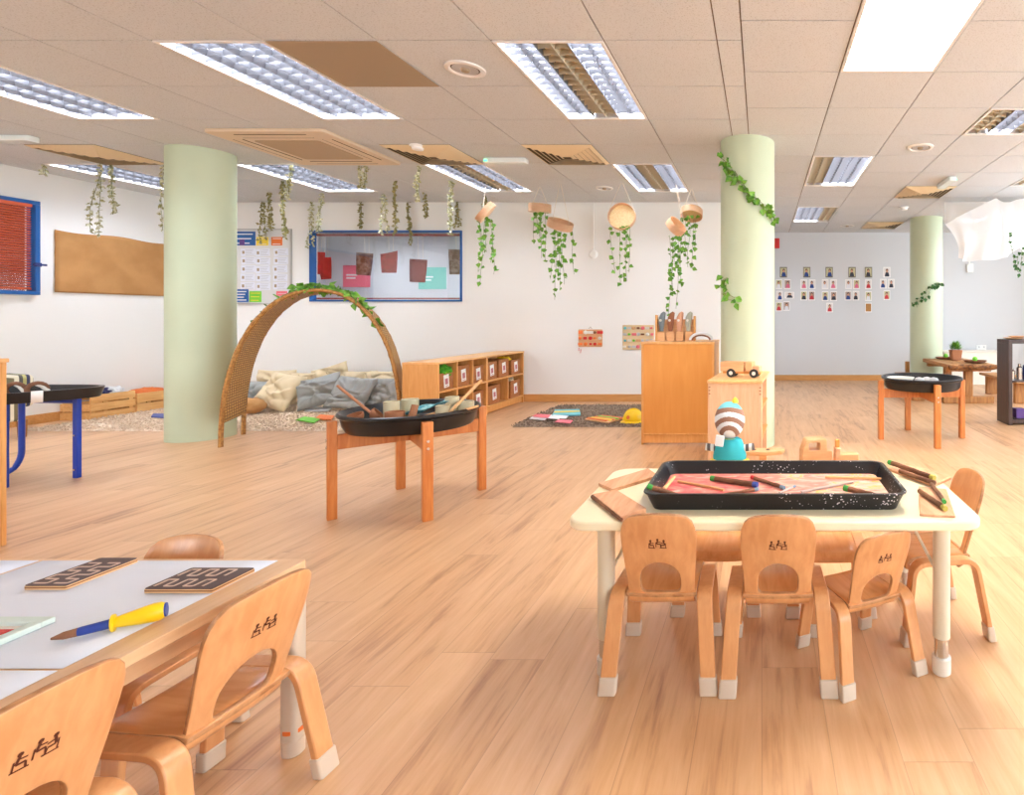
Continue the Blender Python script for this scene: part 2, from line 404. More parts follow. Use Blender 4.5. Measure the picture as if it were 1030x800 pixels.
# neighbouring room behind the interior window
NX0, NX1, NY1 = WX0-1.0, WX1+.6, YB+1.5
b = MB(); b.box(NX0, NX1, NY1, NY1+.05, 0, CEIL); b.box(NX0-.05, NX0, YB+.12, NY1, 0, CEIL); b.box(NX1, NX1+.05, YB+.12, NY1, 0, CEIL); b.box(NX0, NX1, YB+.12, NY1, -.03, 0)
struct(b.build('wall_next_room', M('wall_daylight_tint'), smooth=0))
b = MB(); b.box(NX0, NX1, YB+.12, NY1, CEIL, CEIL+.05); struct(b.build('ceiling_next_room', M('white'), smooth=0))
# skirting
def skirt(name, bx):
    b = MB(); b.box(*bx); struct(b.build(name, M('skirting'), bevel=.004))
skirt('baseboard_back', (XL, XS, YB-.016, YB, 0, .1)); skirt('baseboard_left', (XL, XL+.016, YF, YB-.016, 0, .1))
skirt('baseboard_back_right', (XS, XR, YR-.016, YR, 0, .1)); skirt('baseboard_return', (XS, XS+.016, YB, YR-.016, 0, .1))
skirt('baseboard_right', (XR-.016, XR, YF, YR-.016, 0, .1)); skirt('baseboard_front', (XL+.016, XR-.016, YF, YF+.016, 0, .1))
# columns
COLS = [(-5.27, 5.1, .24), (-.124, 4.84, .24), (2.575, 8.47, .245)]
for x, y, r in COLS:
    b = MB(); b.lathe([(r, 0), (r, CEIL)], 64, (0, 0, 0)); b.mi = 1
    o = b.build('column', M('column_green')); o.location = (x, y, 0); struct(o)

# ------------------------------------------------------------ ceiling
LC0, LCM = -.252, -.638      # left grid: column lines
LR0, LRM = 3.05, .605
RC0, RCM = -.11, .605
RR0, RRM = 3.44, .59
tile_mat()
FIX_L = [(1, 0), (1, 4), (4, 0), (7, 0), (7, 4), (10, 4), (4, 4), (7, -4), (10, -4), (10, 0), (7, -8)]   # (col, row) 1 x 2 tiles
FIX_R = [(1, -2), (1, 3), (1, 7), (5, 3), (5, -6), (5, -2), (5, 7), (8, -2), (8, 3)]
SQ_R = [(3, 1), ]
def lx(c): return LC0+LCM*c
def ly(r): return LR0+LRM*r
def rx(c): return RC0+RCM*c
def ry(r): return RR0+RRM*r
# column index c spans lx(c+1)..lx(c) here; fixtures listed with c so that x1=lx(c), x0=lx(c+1)
holesL = set(); holesR = set()
for c, r in FIX_L: holesL |= {(c, r), (c, r+1)}
for c, r in FIX_R: holesR |= {(c, r), (c, r+1)}
for c, r in SQ_R: holesR |= {(c, r)}
b = MB(); g = .004
def tile(x0, x1, y0, y1):
    b.box(x0+g, x1-g, y0+g, y1-g, CEIL, CEIL+.014)
for c in range(0, 13):
    for r in range(-11, 8):
        x0, x1, y0, y1 = lx(c+1), lx(c), ly(r), ly(r+1)
        x0 = max(x0, XL); y0 = max(y0, YF); y1 = min(y1, YB)
        if x1-x0 < .03 or y1-y0 < .03 or (c, r) in holesL: continue
        tile(x0, x1, y0, y1)
for r in range(-11, 8):
    y0, y1 = max(ly(r), YF), min(ly(r+1), YB)
    if y1-y0 > .03: tile(LC0, RC0, y0, y1)
for c in range(0, 10):
    for r in range(-12, 12):
        x0, x1, y0, y1 = rx(c), min(rx(c+1), XR), max(ry(r), YF), min(ry(r+1), YR)
        if x1-x0 < .03 or y1-y0 < .03 or (c, r) in holesR: continue
        tile(x0, x1, y0, y1)
b.box(XS, RC0, YB, YR, CEIL, CEIL+.014)
b.mi = 1
b.box(XL-.12, XR+.12, YF-.12, YR+.12, CEIL+.12, CEIL+.16)
struct(b.build('ceiling', [M('ceiling_tile'), mat('ceiling_void', (150, 130, 110), .9)], smooth=0))
# the T bars a little above the tile faces
b = MB(); BW = .012; Z0, Z1 = CEIL+.008, CEIL+.02
def paired(c, r0, FX): return (c, r0) in FX          # fixture that starts on row r0
for c in range(0, 13):
    if lx(c) > XL: b.box(lx(c)-BW, lx(c)+BW, YF, YB, Z0, Z1)
for r in range(-10, 8):
    for c in range(0, 13):
        if (c, r-1) in FIX_L: continue
        b.box(max(lx(c+1), XL), lx(c), ly(r)-BW, ly(r)+BW, Z0, Z1)
for c in range(0, 10): b.box(rx(c)-BW, rx(c)+BW, YF, YR, Z0, Z1)
for r in range(-11, 12):
    for c in range(0, 10):
        if (c, r-1) in FIX_R: continue
        b.box(rx(c), min(rx(c+1), XR), ry(r)-BW, ry(r)+BW, Z0, Z1)
struct(b.build('trim_1', mat('tbar', (118, 98, 80), .8), smooth=0))

def make_light(name, w, l, lit, tm, label):
    """recessed luminaire; centre at origin, ceiling plane at z=0. lit: list of 3 bays (True = tube on)"""
    t = empty(name, (0, 0, 0), label, 'ceiling light')
    b = MB(); hw, hl = w/2, l/2; e = .02
    b.box(-hw, hw, -hl, -hl+e, -.006, .01); b.box(-hw, hw, hl-e, hl, -.006, .01); b.box(-hw, -hw+e, -hl+e, hl-e, -.006, .01); b.box(hw-e, hw, -hl+e, hl-e, -.006, .01)
    b.build('frame', M('frame_white'), t, bevel=.002)
    b = MB(); b.box(-hw+.005, hw-.005, -hl+.005, hl-.005, .098, .104); b.box(-hw+.005, -hw+.01, -hl, hl, .01, .1); b.box(hw-.01, hw-.005, -hl, hl, .01, .1)
    b.box(-hw, hw, -hl+.005, -hl+.01, .01, .1); b.box(-hw, hw, hl-.01, hl-.005, .01, .1)
    b.build('housing', M('reflector'), t, smooth=0)
    bay = (w-2*e)/3
    for i in range(3):
        x = -hw+e+bay*(i+.5)
        if lit[i]:
            q = MB()
            if 1: q.box(x-bay*.47, x+bay*.47, -hl+.02, hl-.02, .072, .08); q.build('lit_diffuser', M(tm), t, smooth=0)
        else:
            q = MB(); q.box(x-bay*.46, x+bay*.46, -hl+.012, hl-.012, .055, .06); q.build('unlit_bay_reflection', M('room_reflection'), t, smooth=0)  # tan plate carries the ochre reflection of the room as its colour
    b = MB()
    for i in (1, 2):
        x = -hw+e+bay*i
        b.box(x-.002, x+.002, -hl+e, hl-e, .003, .096)
    nl = int(round((l-2*e)/.085))
    for i in range(1, nl):
        y = -hl+e+(l-2*e)*i/nl
        for k in range(6):
            b.mi = 1 if (tm != 'tube_on' or not lit[k//2]) else 0
            x0 = -hw+e+bay/2*k+.003; x1 = x0+bay/2-.006; xm = (x0+x1)/2
            # a shallow V blade, bowed between the ribs
            P = []
            for q_, (xx, dz) in enumerate(((x0, 0), (xm, .008), (x1, 0))):
                P += [(xx, y, .003+dz), (xx, y+.009, .04), (xx, y-.009, .04)]
            b.add(P, [(0, 3, 4, 1), (3, 6, 7, 4), (0, 2, 5, 3), (3, 5, 8, 6)])
    for k in (1, 3, 5):
        b.mi = 1 if (tm != 'tube_on' or not lit[k//2]) else 0
        x = -hw+e+bay/2*k
        b.add([(x, -hl+e, .003), (x+.014, -hl+e, .04), (x-.014, -hl+e, .04), (x, hl-e, .003), (x+.014, hl-e, .04), (x-.014, hl-e, .04)], [(0, 3, 4, 1), (0, 2, 5, 3)])
    b.build('louvre', [M('louvre'), M('louvre_lit_tone' if tm != 'tube_on' else 'louvre_room_light')], t, smooth=0)
    return t
L2 = 2*LRM; wL = abs(LCM)
lab = {(1, 0): 'long louvred ceiling light nearest the middle column, its centre bay dark', (1, 4): 'louvred ceiling light above the round hanging basket, beside the ivy column',
 (4, 0): 'long louvred ceiling light beside the dark tan ceiling panel', (7, 0): 'louvred ceiling light at the left edge of the photo, nearest the blue framed window',
 (7, 4): 'louvred ceiling light behind the left column, above the whiteboard garlands', (10, 4): 'louvred ceiling light in the far left corner above the hessian board', (4, 4): 'louvred ceiling light between the two square vents, over the interior window',
 (1, 3): 'louvred ceiling light right of the ivy column, above the photo wall', (1, 7): 'farthest louvred ceiling light, by the wall of photos', (5, 3): 'ceiling light at the right edge above the white drape'}
p_full = make_light('ceiling_light', wL-.01, L2-.01, (1, 1, 1), 'tube_on', lab[(4, 0)])
p_full.location = ((lx(4)+lx(5))/2, ly(1), CEIL)
p_mid = make_light('ceiling_light', wL-.01, L2-.01, (1, 0, 1), 'tube_on', lab[(1, 0)]); p_mid.location = ((lx(1)+lx(2))/2, ly(1), CEIL)
p_r = make_light('ceiling_light', RCM-.01, 2*RRM-.01, (0, 1, 1), 'tube_on', lab[(1, 3)]); p_r.location = ((rx(1)+rx(2))/2, ry(4), CEIL)
p_b = make_light('ceiling_light', RCM-.01, 2*RRM-.01, (1, 1, 1), 'tube_bright', 'brightly lit white ceiling light at the top right of the photo'); p_b.location = ((rx(1)+rx(2))/2, ry(-1), CEIL)
GL = 'louvred fluorescent ceiling lights'
for o in (p_full, p_mid, p_r, p_b): o['group'] = GL
for c, r in FIX_L:  # those without an entry in lab are unseen lamps added for more light
    if (c, r) in ((4, 0), (1, 0)): continue
    src = p_mid if (c, r) in ((1, 4), (4, 4)) else p_full
    dup(src, ((lx(c)+lx(c+1))/2, ly(r+1), CEIL), 0, lab.get((c, r), 'added unseen louvred ceiling light brightening the near part of the room'))
for c, r in FIX_R:  # here too the unlisted ones are unseen lamps added to brighten the room
    if (c, r) in ((1, -2), (1, 3)): continue
    src = p_r
    if (c, r) == (1, 7): src = p_r
    dup(src, ((rx(c)+rx(c+1))/2, ry(r+1), CEIL), PI if (c, r) == (1, 7) else 0, lab.get((c, r), 'added unseen ceiling light brightening the right part of the room'))
o = make_light('ceiling_light', RCM-.01, RRM-.01, (0, 1, 0), 'tube_on', 'square louvred ceiling light cut by the right edge of the photo'); o.location = ((rx(3)+rx(4))/2, (ry(1)+ry(2))/2, CEIL); o['group'] = GL
dup(p_full, ((NX0+NX1)/2-.5, (YB+.12+NY1)/2, CEIL-.12), PI/2, 'added unseen ceiling light brightening the neighbouring room behind the interior window')  # both lamps are unseen, added so the next room is lit
dup(p_full, ((NX0+NX1)/2+.9, (YB+.12+NY1)/2, CEIL-.12), PI/2, 'second added unseen ceiling light brightening the neighbouring room behind the interior window')

# tan access panel
b = MB(); b.box(lx(4)+.006, lx(3)-.006, ly(0)+.006, ly(1)-.006, CEIL-.006, CEIL-.001)
tag(b.build('ceiling_panel', M('panel_tan'), smooth=0), 'dark tan blank panel set in the ceiling beside a long light', 'ceiling panel')
# square diffusers
def vent(x0, x1, y0, y1, label):
    cx, cy = (x0+x1)/2, (y0+y1)/2; hx, hy = (x1-x0)/2-.004, (y1-y0)/2-.004
    t = empty('ceiling_vent', (cx, cy, CEIL), label, 'vent', group='square ceiling vents')
    b = MB(); b.box(-hx, hx, -hy, hy, -.003, -.001); b.build('back_plate', M('vent_dark'), t, smooth=0)
    b = MB()
    for i in range(6):
        s = 1-i*.155; k = s-.1
        zo, zi = -.004-.004*i, -.022-.003*i
        P = [(-hx*s, -hy*s, zo), (hx*s, -hy*s, zo), (hx*s, hy*s, zo), (-hx*s, hy*s, zo)]
        Q = [(-hx*k, -hy*k, zi), (hx*k, -hy*k, zi), (hx*k, hy*k, zi), (-hx*k, hy*k, zi)]
        b.add(P+Q, [(0, 1, 5, 4), (1, 2, 6, 5), (2, 3, 7, 6), (3, 0, 4, 7)])
    b.build('louvre_blades', M('vent'), t, smooth=0, solid=.002)
vent(lx(3), lx(2), ly(3), ly(4), 'square tan ceiling vent just left of the row of hanging baskets')
vent(lx(5), lx(4), ly(3), ly(4), 'square tan ceiling vent beside the air conditioning cassette')
vent(lx(10), lx(9), ly(3), ly(4), 'square tan ceiling vent left of the left column')
vent(rx(3), rx(4), ry(5), ry(6), 'square tan ceiling vent in front of the far right column')
vent(rx(3), rx(4), ry(9), ry(10), 'square tan ceiling vent nearest the wall of photos')
# cassette
t = empty('air_conditioner', (-4.1, 4.94, CEIL), 'square ceiling air conditioning cassette right of the left column', 'air conditioner')
b = MB(); b.prism(rrect(-.5, .5, -.49, .49, .04), -.03, -.001); b.build('panel', M('cassette'), t, bevel=.006)
b = MB(); b.prism(rrect(-.28, .28, -.27, .27, .02), -.036, -.03); b.build('grille', M('cassette_grille'), t)
for a in range(4):
    b = MB(); b.T = Matrix.Rotation(a*PI/2, 4, 'Z'); b.box(-.3, .3, .345, .42, -.033, -.029); b.mi = 1; b.box(-.3, .3, .34, .345, -.034, -.029); b.box(-.3, .3, .42, .425, -.034, -.029)
    b.build('air_flap', [M('cassette'), M('vent_dark')], t, smooth=0)
# round speakers
def speaker(x, y, r, label):
    t = empty('ceiling_speaker', (x, y, CEIL), label, 'speaker', group='round ceiling fittings')
    b = MB(); b.lathe([(r*.72, -.004), (r*.8, -.014), (r, -.01), (r*1.02, -.001)], 40, capb=False, capt=False); b.build('rim', M('frame_white'), t)
    b = MB(); b.lathe([(.001, -.004), (r*.72, -.003)], 32); b.build('back', M('vent_dark'), t)
    b = MB(); b.lathe([(r*.4, -.007), (r*.66, -.006)], 32, capb=False); b.build('ring', M('grey_light'), t)
    b = MB(); b.lathe([(r*.2, -.02), (r*.24, -.004)], 16); b.build('cone', M('panel_tan'), t)
speaker(-1.856, 3.395, .115, 'round ceiling speaker beside the long louvred light, nearest the camera')
speaker(1.45, 4.946, .115, 'round ceiling speaker right of the ivy column')
speaker(-1.88, 6.48, .1, 'round ceiling speaker above the hanging baskets')
speaker(1.44, 9.1, .12, 'round ceiling fitting near the wall of photos')
def detector(x, y, label):
    b = MB(); b.lathe([(.02, -.045), (.045, -.04), (.05, -.015), (.065, -.012), (.065, -.001)], 24)
    o = b.build('smoke_detector', M('white')); o.location = (x, y, CEIL); tag(o, label, 'smoke detector')
detector(-3.11, 4.9, 'small white smoke detector at the edge of a ceiling vent'); detector(2.0, 7.6, 'small white smoke detector in front of the far right column')
def emlight(x, y, l, label, rz=0):
    t = empty('emergency_light', (x, y, CEIL), label, 'emergency light', rz)
    b = MB(); b.prism(rrect(-l/2, l/2, -.05, .05, .03), -.05, -.001); b.build('body', M('lens_clear'), t, bevel=.01)
    b = MB(); b.box(-l/2+.02, -l/2+.05, -.054, -.045, -.04, -.025); b.build('indicator', M('led'), t)
emlight(-2.5, 5.3, .42, 'slim emergency light between the two square vents'); emlight(-6.45, 4.65, .42, 'slim emergency light at the left edge of the photo')
emlight(2.1, 6.15, .4, 'slim emergency light beside the vent on the right', PI/2)

wood('beech_pale', (232, 190, 152), (218, 170, 130), 'Z', .45)
# ============================================================ furniture
def make_chair(label, group):
    t = empty('child_chair', (0, 0, 0), label, 'chair', group=group)
    # side frames: bent flat strips, rail flush with the seat
    for sd in (-1, 1):
        P = [(sd*.150, -.004, .02), (sd*.133, .042, .273), (sd*.128, .262, .268), (sd*.143, .296, .02)]
        b = MB(); b.sweep(fillet(P, .045, 6), (1, 0, 0), .046, .017)
        o = b.build('leg_frame', [M('birch')], t, bevel=.003)
        for k, (x, y) in enumerate(((sd*.151, -.007), (sd*.144, .2985))):
            q = MB(); lean = -.008 if k == 0 else .006
            q.prism([(x+a, y+c) for a, c in rrect(-.0265, .0265, -.0135, .0135, .006, 3)], 0, .05, [(x+a-sd*.0035, y+c-lean) for a, c in rrect(-.0265, .0265, -.0135, .0135, .006, 3)])
            q.build('foot_cap', M('cap'), o, bevel=.003)
    # seat
    prof = [(.045, .270), (.08, .2755), (.15, .272), (.23, .276), (.258, .272), (.272, .258), (.276, .238)]
    b = MB(); vs = []; fs = []; nx = 8
    for y, z in prof:
        for i in range(nx+1):
            u = i/nx*2-1; vs.append((u*.108, y, z-.004*(1-u*u)))
    for j in range(len(prof)-1):
        for i in range(nx): a = j*(nx+1)+i; fs.append((a, a+1, a+nx+2, a+nx+1))
    b.add(vs, fs); b.build('seat', [M('birch_flat'), M('birch_edge')], t, solid=.013, rimmat=1, bevel=.002, smooth=50)
    # backrest with its half round hole
    def outer():
        pts = []
        pts += [(-.100, -.055), (.100, -.055), (.1, 0), (.103, .06), (.109, .13), (.1125, .19)]
        pts += [(.112, .215), (.106, .245), (.093, .263), (.075, .272), (.04, .279), (0, .281), (-.04, .279), (-.075, .272), (-.093, .263), (-.106, .245), (-.112, .215)]
        pts += [(-.1125, .19), (-.109, .13), (-.103, .06), (-.1, 0)]
        return pts
    def hole():
        return [(-.05, .010), (.05, .010), (.058, .016), (.061, .03), (.061, .056)]+[(.061*math.cos(a), .056+.062*math.sin(a)) for a in [PI*i/12 for i in range(1, 12)]]+[(-.061, .056), (-.061, .03), (-.058, .016)]
    def cast(poly, c, a):
        dx, dy = math.cos(a), math.sin(a); best = None
        for i in range(len(poly)):
            (x1, y1), (x2, y2) = poly[i], poly[(i+1) % len(poly)]
            ex, ey = x2-x1, y2-y1; det = dx*(-ey)+dy*ex
            if abs(det) < 1e-12: continue
            rx_, ry_ = x1-c[0], y1-c[1]
            tt = (rx_*(-ey)+ry_*ex)/det; s = (dx*ry_-dy*rx_)/det
            if tt > 0 and -1e-9 <= s <= 1+1e-9 and (best is None or tt < best): best = tt
        return (c[0]+dx*best, c[1]+dy*best)
    c = (0, .052); angs = sorted(set([2*PI*i/80 for i in range(80)]+[math.atan2(y-c[1], x-c[0]) % (2*PI) for x, y in outer() if abs(y+.055) < 1e-6]))
    O, H = outer(), hole(); K = 8; vs = []; fs = []
    def mp(u, s):
        cv = .016*(u/.11)**2
        if s >= 0: return (u, .052-.30*s+cv-.0*s, .268+s*.985)
        a = min(-s/.032, 1.65); r = .032
        return (u, .052+r*(1-math.cos(a))+cv*(1-min(1, -s/.05))+.3*0, .268-r*math.sin(a))
    for k in range(K+1):
        for a in angs:
            p, q = cast(H, c, a), cast(O, c, a); f = k/K
            vs.append(mp(p[0]*(1-f)+q[0]*f, p[1]*(1-f)+q[1]*f))
    n = len(angs)
    for k in range(K):
        for i in range(n): fs.append((k*n+i, k*n+(i+1) % n, (k+1)*n+(i+1) % n, (k+1)*n+i))
    b = MB(); b.add(vs, fs)
    bk = b.build('backrest', [M('birch'), M('birch_edge')], t, solid=.012, rimmat=1, bevel=.0025, smooth=50)
    # printed emblem: three little seated figures, on the rear face
    b = MB()
    def on(u, s, off=-.0068): x, y, z = mp(u*1.3, .178+(s-.178)*1.3); return (x, y+off*.957, z+off*.285)
    def seg(p, q, w):
        dx, dy = q[0]-p[0], q[1]-p[1]; L = math.hypot(dx, dy) or 1; nx_, ny_ = -dy/L*w, dx/L*w
        b.quad(on(p[0]+nx_, p[1]+ny_), on(p[0]-nx_, p[1]-ny_), on(q[0]-nx_, q[1]-ny_), on(q[0]+nx_, q[1]+ny_))
    def fig(x, y, m=1):
        b.add([on(x+.0028*math.cos(a), y+.0125+.0028*math.sin(a)) for a in [2*PI*i/8 for i in range(8)]], [tuple(range(8))])
        seg((x, y+.010), (x-.002*m, y+.0011), .0015); seg((x-.002*m, y+.0011), (x+.006*m, y+.0011), .0013); seg((x+.006*m, y+.0011), (x+.007*m, y-.006), .0011); seg((x, y+.007), (x+.007*m, y+.006), .0009)
        seg((x-.004*m, y+.006), (x-.004*m, y-.007), .0009)
    fig(-.016, .178); fig(0, .181); fig(.014, .178, -1)
    seg((-.022, .172), (-.006, .171), .0009); seg((.004, .172), (.02, .171), .0009)
    b.build('emblem', M('logo'), t, smooth=0)
    return t
GA = 'birch child chairs'
cA = make_chair('left of the two bigger birch chairs in front of the cream table', GA); cA.location = (-.308, 1.615, 0); cA.rotation_euler = (0, 0, 0)
dup(cA, (.050, 1.605, 0), R(0), 'right of the two bigger birch chairs in front of the cream table', GA)
dup(cA, (.373, 1.65, 0), R(25), 'small angled birch chair beside the front right leg of the cream table', GA, (.9, .93, .87))
dup(cA, (.772, 2.03, 0), R(90+7), 'birch chair at the right end of the cream table', GA, (.95, 1, 1))
dup(cA, (-.172, 2.33, 0), PI, 'low birch chair tucked under the far side of the cream table, left one', GA, (1, 1, .83))
dup(cA, (.26, 2.32, 0), PI, 'low birch chair tucked under the far side of the cream table, right one', GA, (1, 1, .83))
dup(cA, (-1.09, 1.183, 0), R(90-5), 'birch chair, its cut-out back towards us, at the corner of the birch table', GA)
dup(cA, (-1.10, .818, 0), R(90-3), 'birch child chair cut by the bottom left corner of the photo', GA, (1, 1, 1.035))
dup(cA, (-1.60, 1.50, 0), R(180), 'birch chair behind the far edge of the birch table, back just showing', GA, (.96, .96, .93))

# ---- cream height-adjustable table
T0X, T1X, T0Y, T1Y, TZ = -.598, .682, 1.635, 2.23, .50
t = empty('activity_table', ((T0X+T1X)/2, (T0Y+T1Y)/2, 0), 'cream topped child table with rounded corners and cream tube legs', 'table')
ox, oy = (T0X+T1X)/2, (T0Y+T1Y)/2
b = MB(); b.prism(rrect(T0X-ox, T1X-ox, T0Y-oy, T1Y-oy, .07, 8), TZ-.028, TZ)
b.build('tabletop', M('cream_top'), t, bevel=.006, seg=3)
for sx in (-1, 1):
    for sy in (-1, 1):
        x, y = sx*.528-.003, sy*.225
        b = MB(); b.tube([(x, y, .115), (x, y, TZ-.028)], .0265, 24)
        lg = b.build('leg', M('cream_metal'), t)
        b = MB(); b.tube([(x, y, .05), (x, y, .125)], .022, 20); b.build('extension', M('chrome'), lg)
        b = MB(); b.lathe([(.024, 0), (.0285, .004), (.0285, .052), (.026, .055)], 24, (x, y, 0)); b.build('foot_cap', M('cap_white'), lg)
        b = MB(); b.tube([(x, y, TZ-.18), (x-sx*.02, y-sy*.02, TZ-.17), (x-sx*.09, y-sy*.05, TZ-.03)], .005, 8); b.build('brace', M('cream_metal'), lg)
# ---- black paint tray
def ring_tray(name, x0, x1, y0, y1, z0, h, label, parts=True):
    t = empty(name, ((x0+x1)/2, (y0+y1)/2, z0), label, 'tray')
    hx, hy = (x1-x0)/2, (y1-y0)/2
    def loop(hx, hy, r): return rrect(-hx, hx, -hy, hy, r, 6)
    L = [(loop(hx-.03, hy-.03, .03), .0), (loop(hx-.006, hy-.006, .045), h-.006), (loop(hx, hy, .05), h-.006), (loop(hx, hy, .05), h), (loop(hx-.012, hy-.012, .042), h), (loop(hx-.036, hy-.036, .028), .006)]
    n = len(L[0][0]); vs = []; fs = [tuple(range(n-1, -1, -1))]
    for lp, z in L: vs += [(x, y, z) for x, y in lp]
    for k in range(len(L)-1):
        for i in range(n): fs.append((k*n+i, k*n+(i+1) % n, (k+1)*n+(i+1) % n, (k+1)*n+i))
    fs.append(tuple((len(L)-1)*n+i for i in range(n)))
    b = MB(); b.add(vs, fs); b.build('tray_body', M('black_speck'), t, bevel=.0015)
    return t
m = mat('black_speck', (28, 26, 28), .32); nt = m.node_tree; bs = nt.nodes['Principled BSDF']
tc = nt.nodes.new('ShaderNodeTexCoord'); vo = nt.nodes.new('ShaderNodeTexVoronoi'); vo.inputs['Scale'].default_value = 90; nt.links.new(tc.outputs['Object'], vo.inputs['Vector'])
nn = nt.nodes.new('ShaderNodeTexNoise'); nn.inputs['Scale'].default_value = 7; nt.links.new(tc.outputs['Object'], nn.inputs['Vector'])
thr = math_node(nt, 'MULTIPLY', math_node(nt, 'SUBTRACT', nn.outputs['Fac'], .42), 1.1)
ls = math_node(nt, 'LESS_THAN', vo.outputs['Distance'], thr)
mx = nt.nodes.new('ShaderNodeMixRGB'); nt.links.new(ls, mx.inputs['Fac']); mx.inputs[1].default_value = lin((28, 26, 28)); mx.inputs[2].default_value = lin((225, 215, 220)); nt.links.new(mx.outputs[0], bs.inputs['Base Color'])
tr = ring_tray('paint_tray', -.382, .470, 1.712, 2.125, TZ, .060, 'large shallow black tray of pink paint on the cream table')
m = mat('paint_pink', (240, 130, 130), .6); nt = m.node_tree; bs = nt.nodes['Principled BSDF']
tc = nt.nodes.new('ShaderNodeTexCoord'); sp = nt.nodes.new('ShaderNodeSeparateXYZ'); nt.links.new(tc.outputs['Object'], sp.inputs[0])
mpn = nt.nodes.new('ShaderNodeMapping'); mpn.inputs['Scale'].default_value = (1, 2.2, 1); mpn.inputs['Rotation'].default_value = (0, 0, .5); nt.links.new(tc.outputs['Object'], mpn.inputs['Vector'])
nn = nt.nodes.new('ShaderNodeTexNoise'); nn.inputs['Scale'].default_value = 9; nn.inputs['Detail'].default_value = 6; nn.inputs['Distortion'].default_value = 1.5; nt.links.new(mpn.outputs[0], nn.inputs['Vector'])
s = math_node(nt, 'ADD', math_node(nt, 'MULTIPLY', nn.outputs['Fac'], 1.3), math_node(nt, 'MULTIPLY', sp.outputs['X'], .55))
cr = nt.nodes.new('ShaderNodeValToRGB'); e = cr.color_ramp.elements; e[0].position = .3; e[0].color = lin((222, 74, 88)); e[1].position = .62; e[1].color = lin((232, 140, 124))
k = e.new(.78); k.color = lin((232, 180, 166)); k = e.new(.84); k.color = lin((240, 180, 40)); k = e.new(.88); k.color = lin((228, 172, 156)); k = e.new(1); k.color = lin((238, 200, 186))
nt.links.new(s, cr.inputs['Fac']); nt.links.new(cr.outputs[0], bs.inputs['Base Color'])
b = MB(); b.prism(rrect(-.392, .392, -.174, .174, .02), .0062, .016)
tag(b.build('paint', M('paint_pink'), tr), 'pink and yellow paint spread over the tray floor')
# ---- twig crayons
def crayon(p, q, r, tip0=None, tip1=None, label='', body='bark'):
    p, q = Vector(p), Vector(q); L = (q-p).length; d = (q-p)/L
    t = bpy.data.objects.new('twig_crayon', None)
    b = MB(); e0 = .018 if tip0 else 0; e1 = .018 if tip1 else 0
    random.seed(int(L*1e5)); pts = []; nseg = 7
    for i in range(nseg+1):
        f = i/nseg; a = p+d*(e0+(L-e0-e1)*f); pts.append(a+Vector((0, 0, random.uniform(-.001, .001) if 0 < i < nseg else 0)))
    c = (p+q)/2
    b.T = Matrix.Translation(-c)
    b.tube(pts, [r*random.uniform(.94, 1.06) for _ in pts], 10)
    o = b.build('twig_crayon', M(body)); o.location = c; tag(o, label, 'crayon', 'twig crayons')
    bpy.data.objects.remove(t)
    for tip, a0, a1 in ((tip0, p, p+d*e0), (tip1, q-d*e1, q)):
        if tip:
            bb = MB(); bb.T = Matrix.Translation(-c); bb.tube([a0, (a0+a1)/2, a1], [r*1.02, r*1.06, r*1.02], 10)
            tag(bb.build('tip', M(tip), o), tip+' painted tip')
    return o
zt = TZ+.016
def tp(px, py, z): d = (CAMH-z)*FPX/(py-CY); return (X(px, d), d, z)
def cr2(a, b2, z0, z1, r, t0, t1, label, body='bark'): return crayon(tp(a[0], a[1], z0), tp(b2[0], b2[1], z1), r, t0, t1, label, body)
mat('tipgreen', (60, 156, 62), .5); mat('tipred', (206, 40, 44), .5); mat('tipblue', (52, 74, 160), .5); mat('tipgrey', (110, 140, 160), .5); mat('tipyellow', (190, 180, 80), .5); mat('palewood', (226, 176, 120), .6); mat('greywood', (196, 176, 168), .6)
cr2((651, 489), (682, 499), TZ+.066, TZ+.03, .0085, 'tipgreen', None, 'green tipped twig crayon leaning on the left rim of the black tray')
cr2((715, 481), (762, 488), zt+.01, zt+.01, .0095, 'tipgreen', 'tipblue', 'twig crayon with one green end and one blue end in the tray')
cr2((756, 480), (789, 491), zt+.009, zt+.009, .007, 'tipred', 'tipgrey', 'red tipped twig crayon lying in the middle of the tray')
cr2((682, 484), (728, 493), zt+.005, zt+.005, .0045, None, None, 'thin peeled stick on the pink paint at the left of the tray', 'palewood')
cr2((722, 499), (763, 492), zt+.007, zt+.007, .006, None, 'tipgrey', 'grey blue tipped twig crayon near the front of the tray')
cr2((849, 491), (884, 500), zt+.015, zt+.009, .010, 'tipgreen', None, 'green tipped twig crayon at the right end of the tray')
cr2((806, 495), (858, 485), zt+.005, zt+.005, .0045, None, None, 'pale thin stick lying across the right half of the tray', 'greywood')
cr2((830, 480), (890, 482), zt+.006, zt+.006, .0045, None, None, 'yellowish stick along the far side of the tray', 'palewood')
cr2((668, 492), (678, 480), zt+.012, zt+.02, .0065, None, None, 'short peeled stick standing against the left wall of the tray', 'palewood')
cr2((784, 496), (800, 489), zt+.006, zt+.006, .004, None, 'tipgrey', 'short grey stick beside the red tipped crayon', 'greywood')
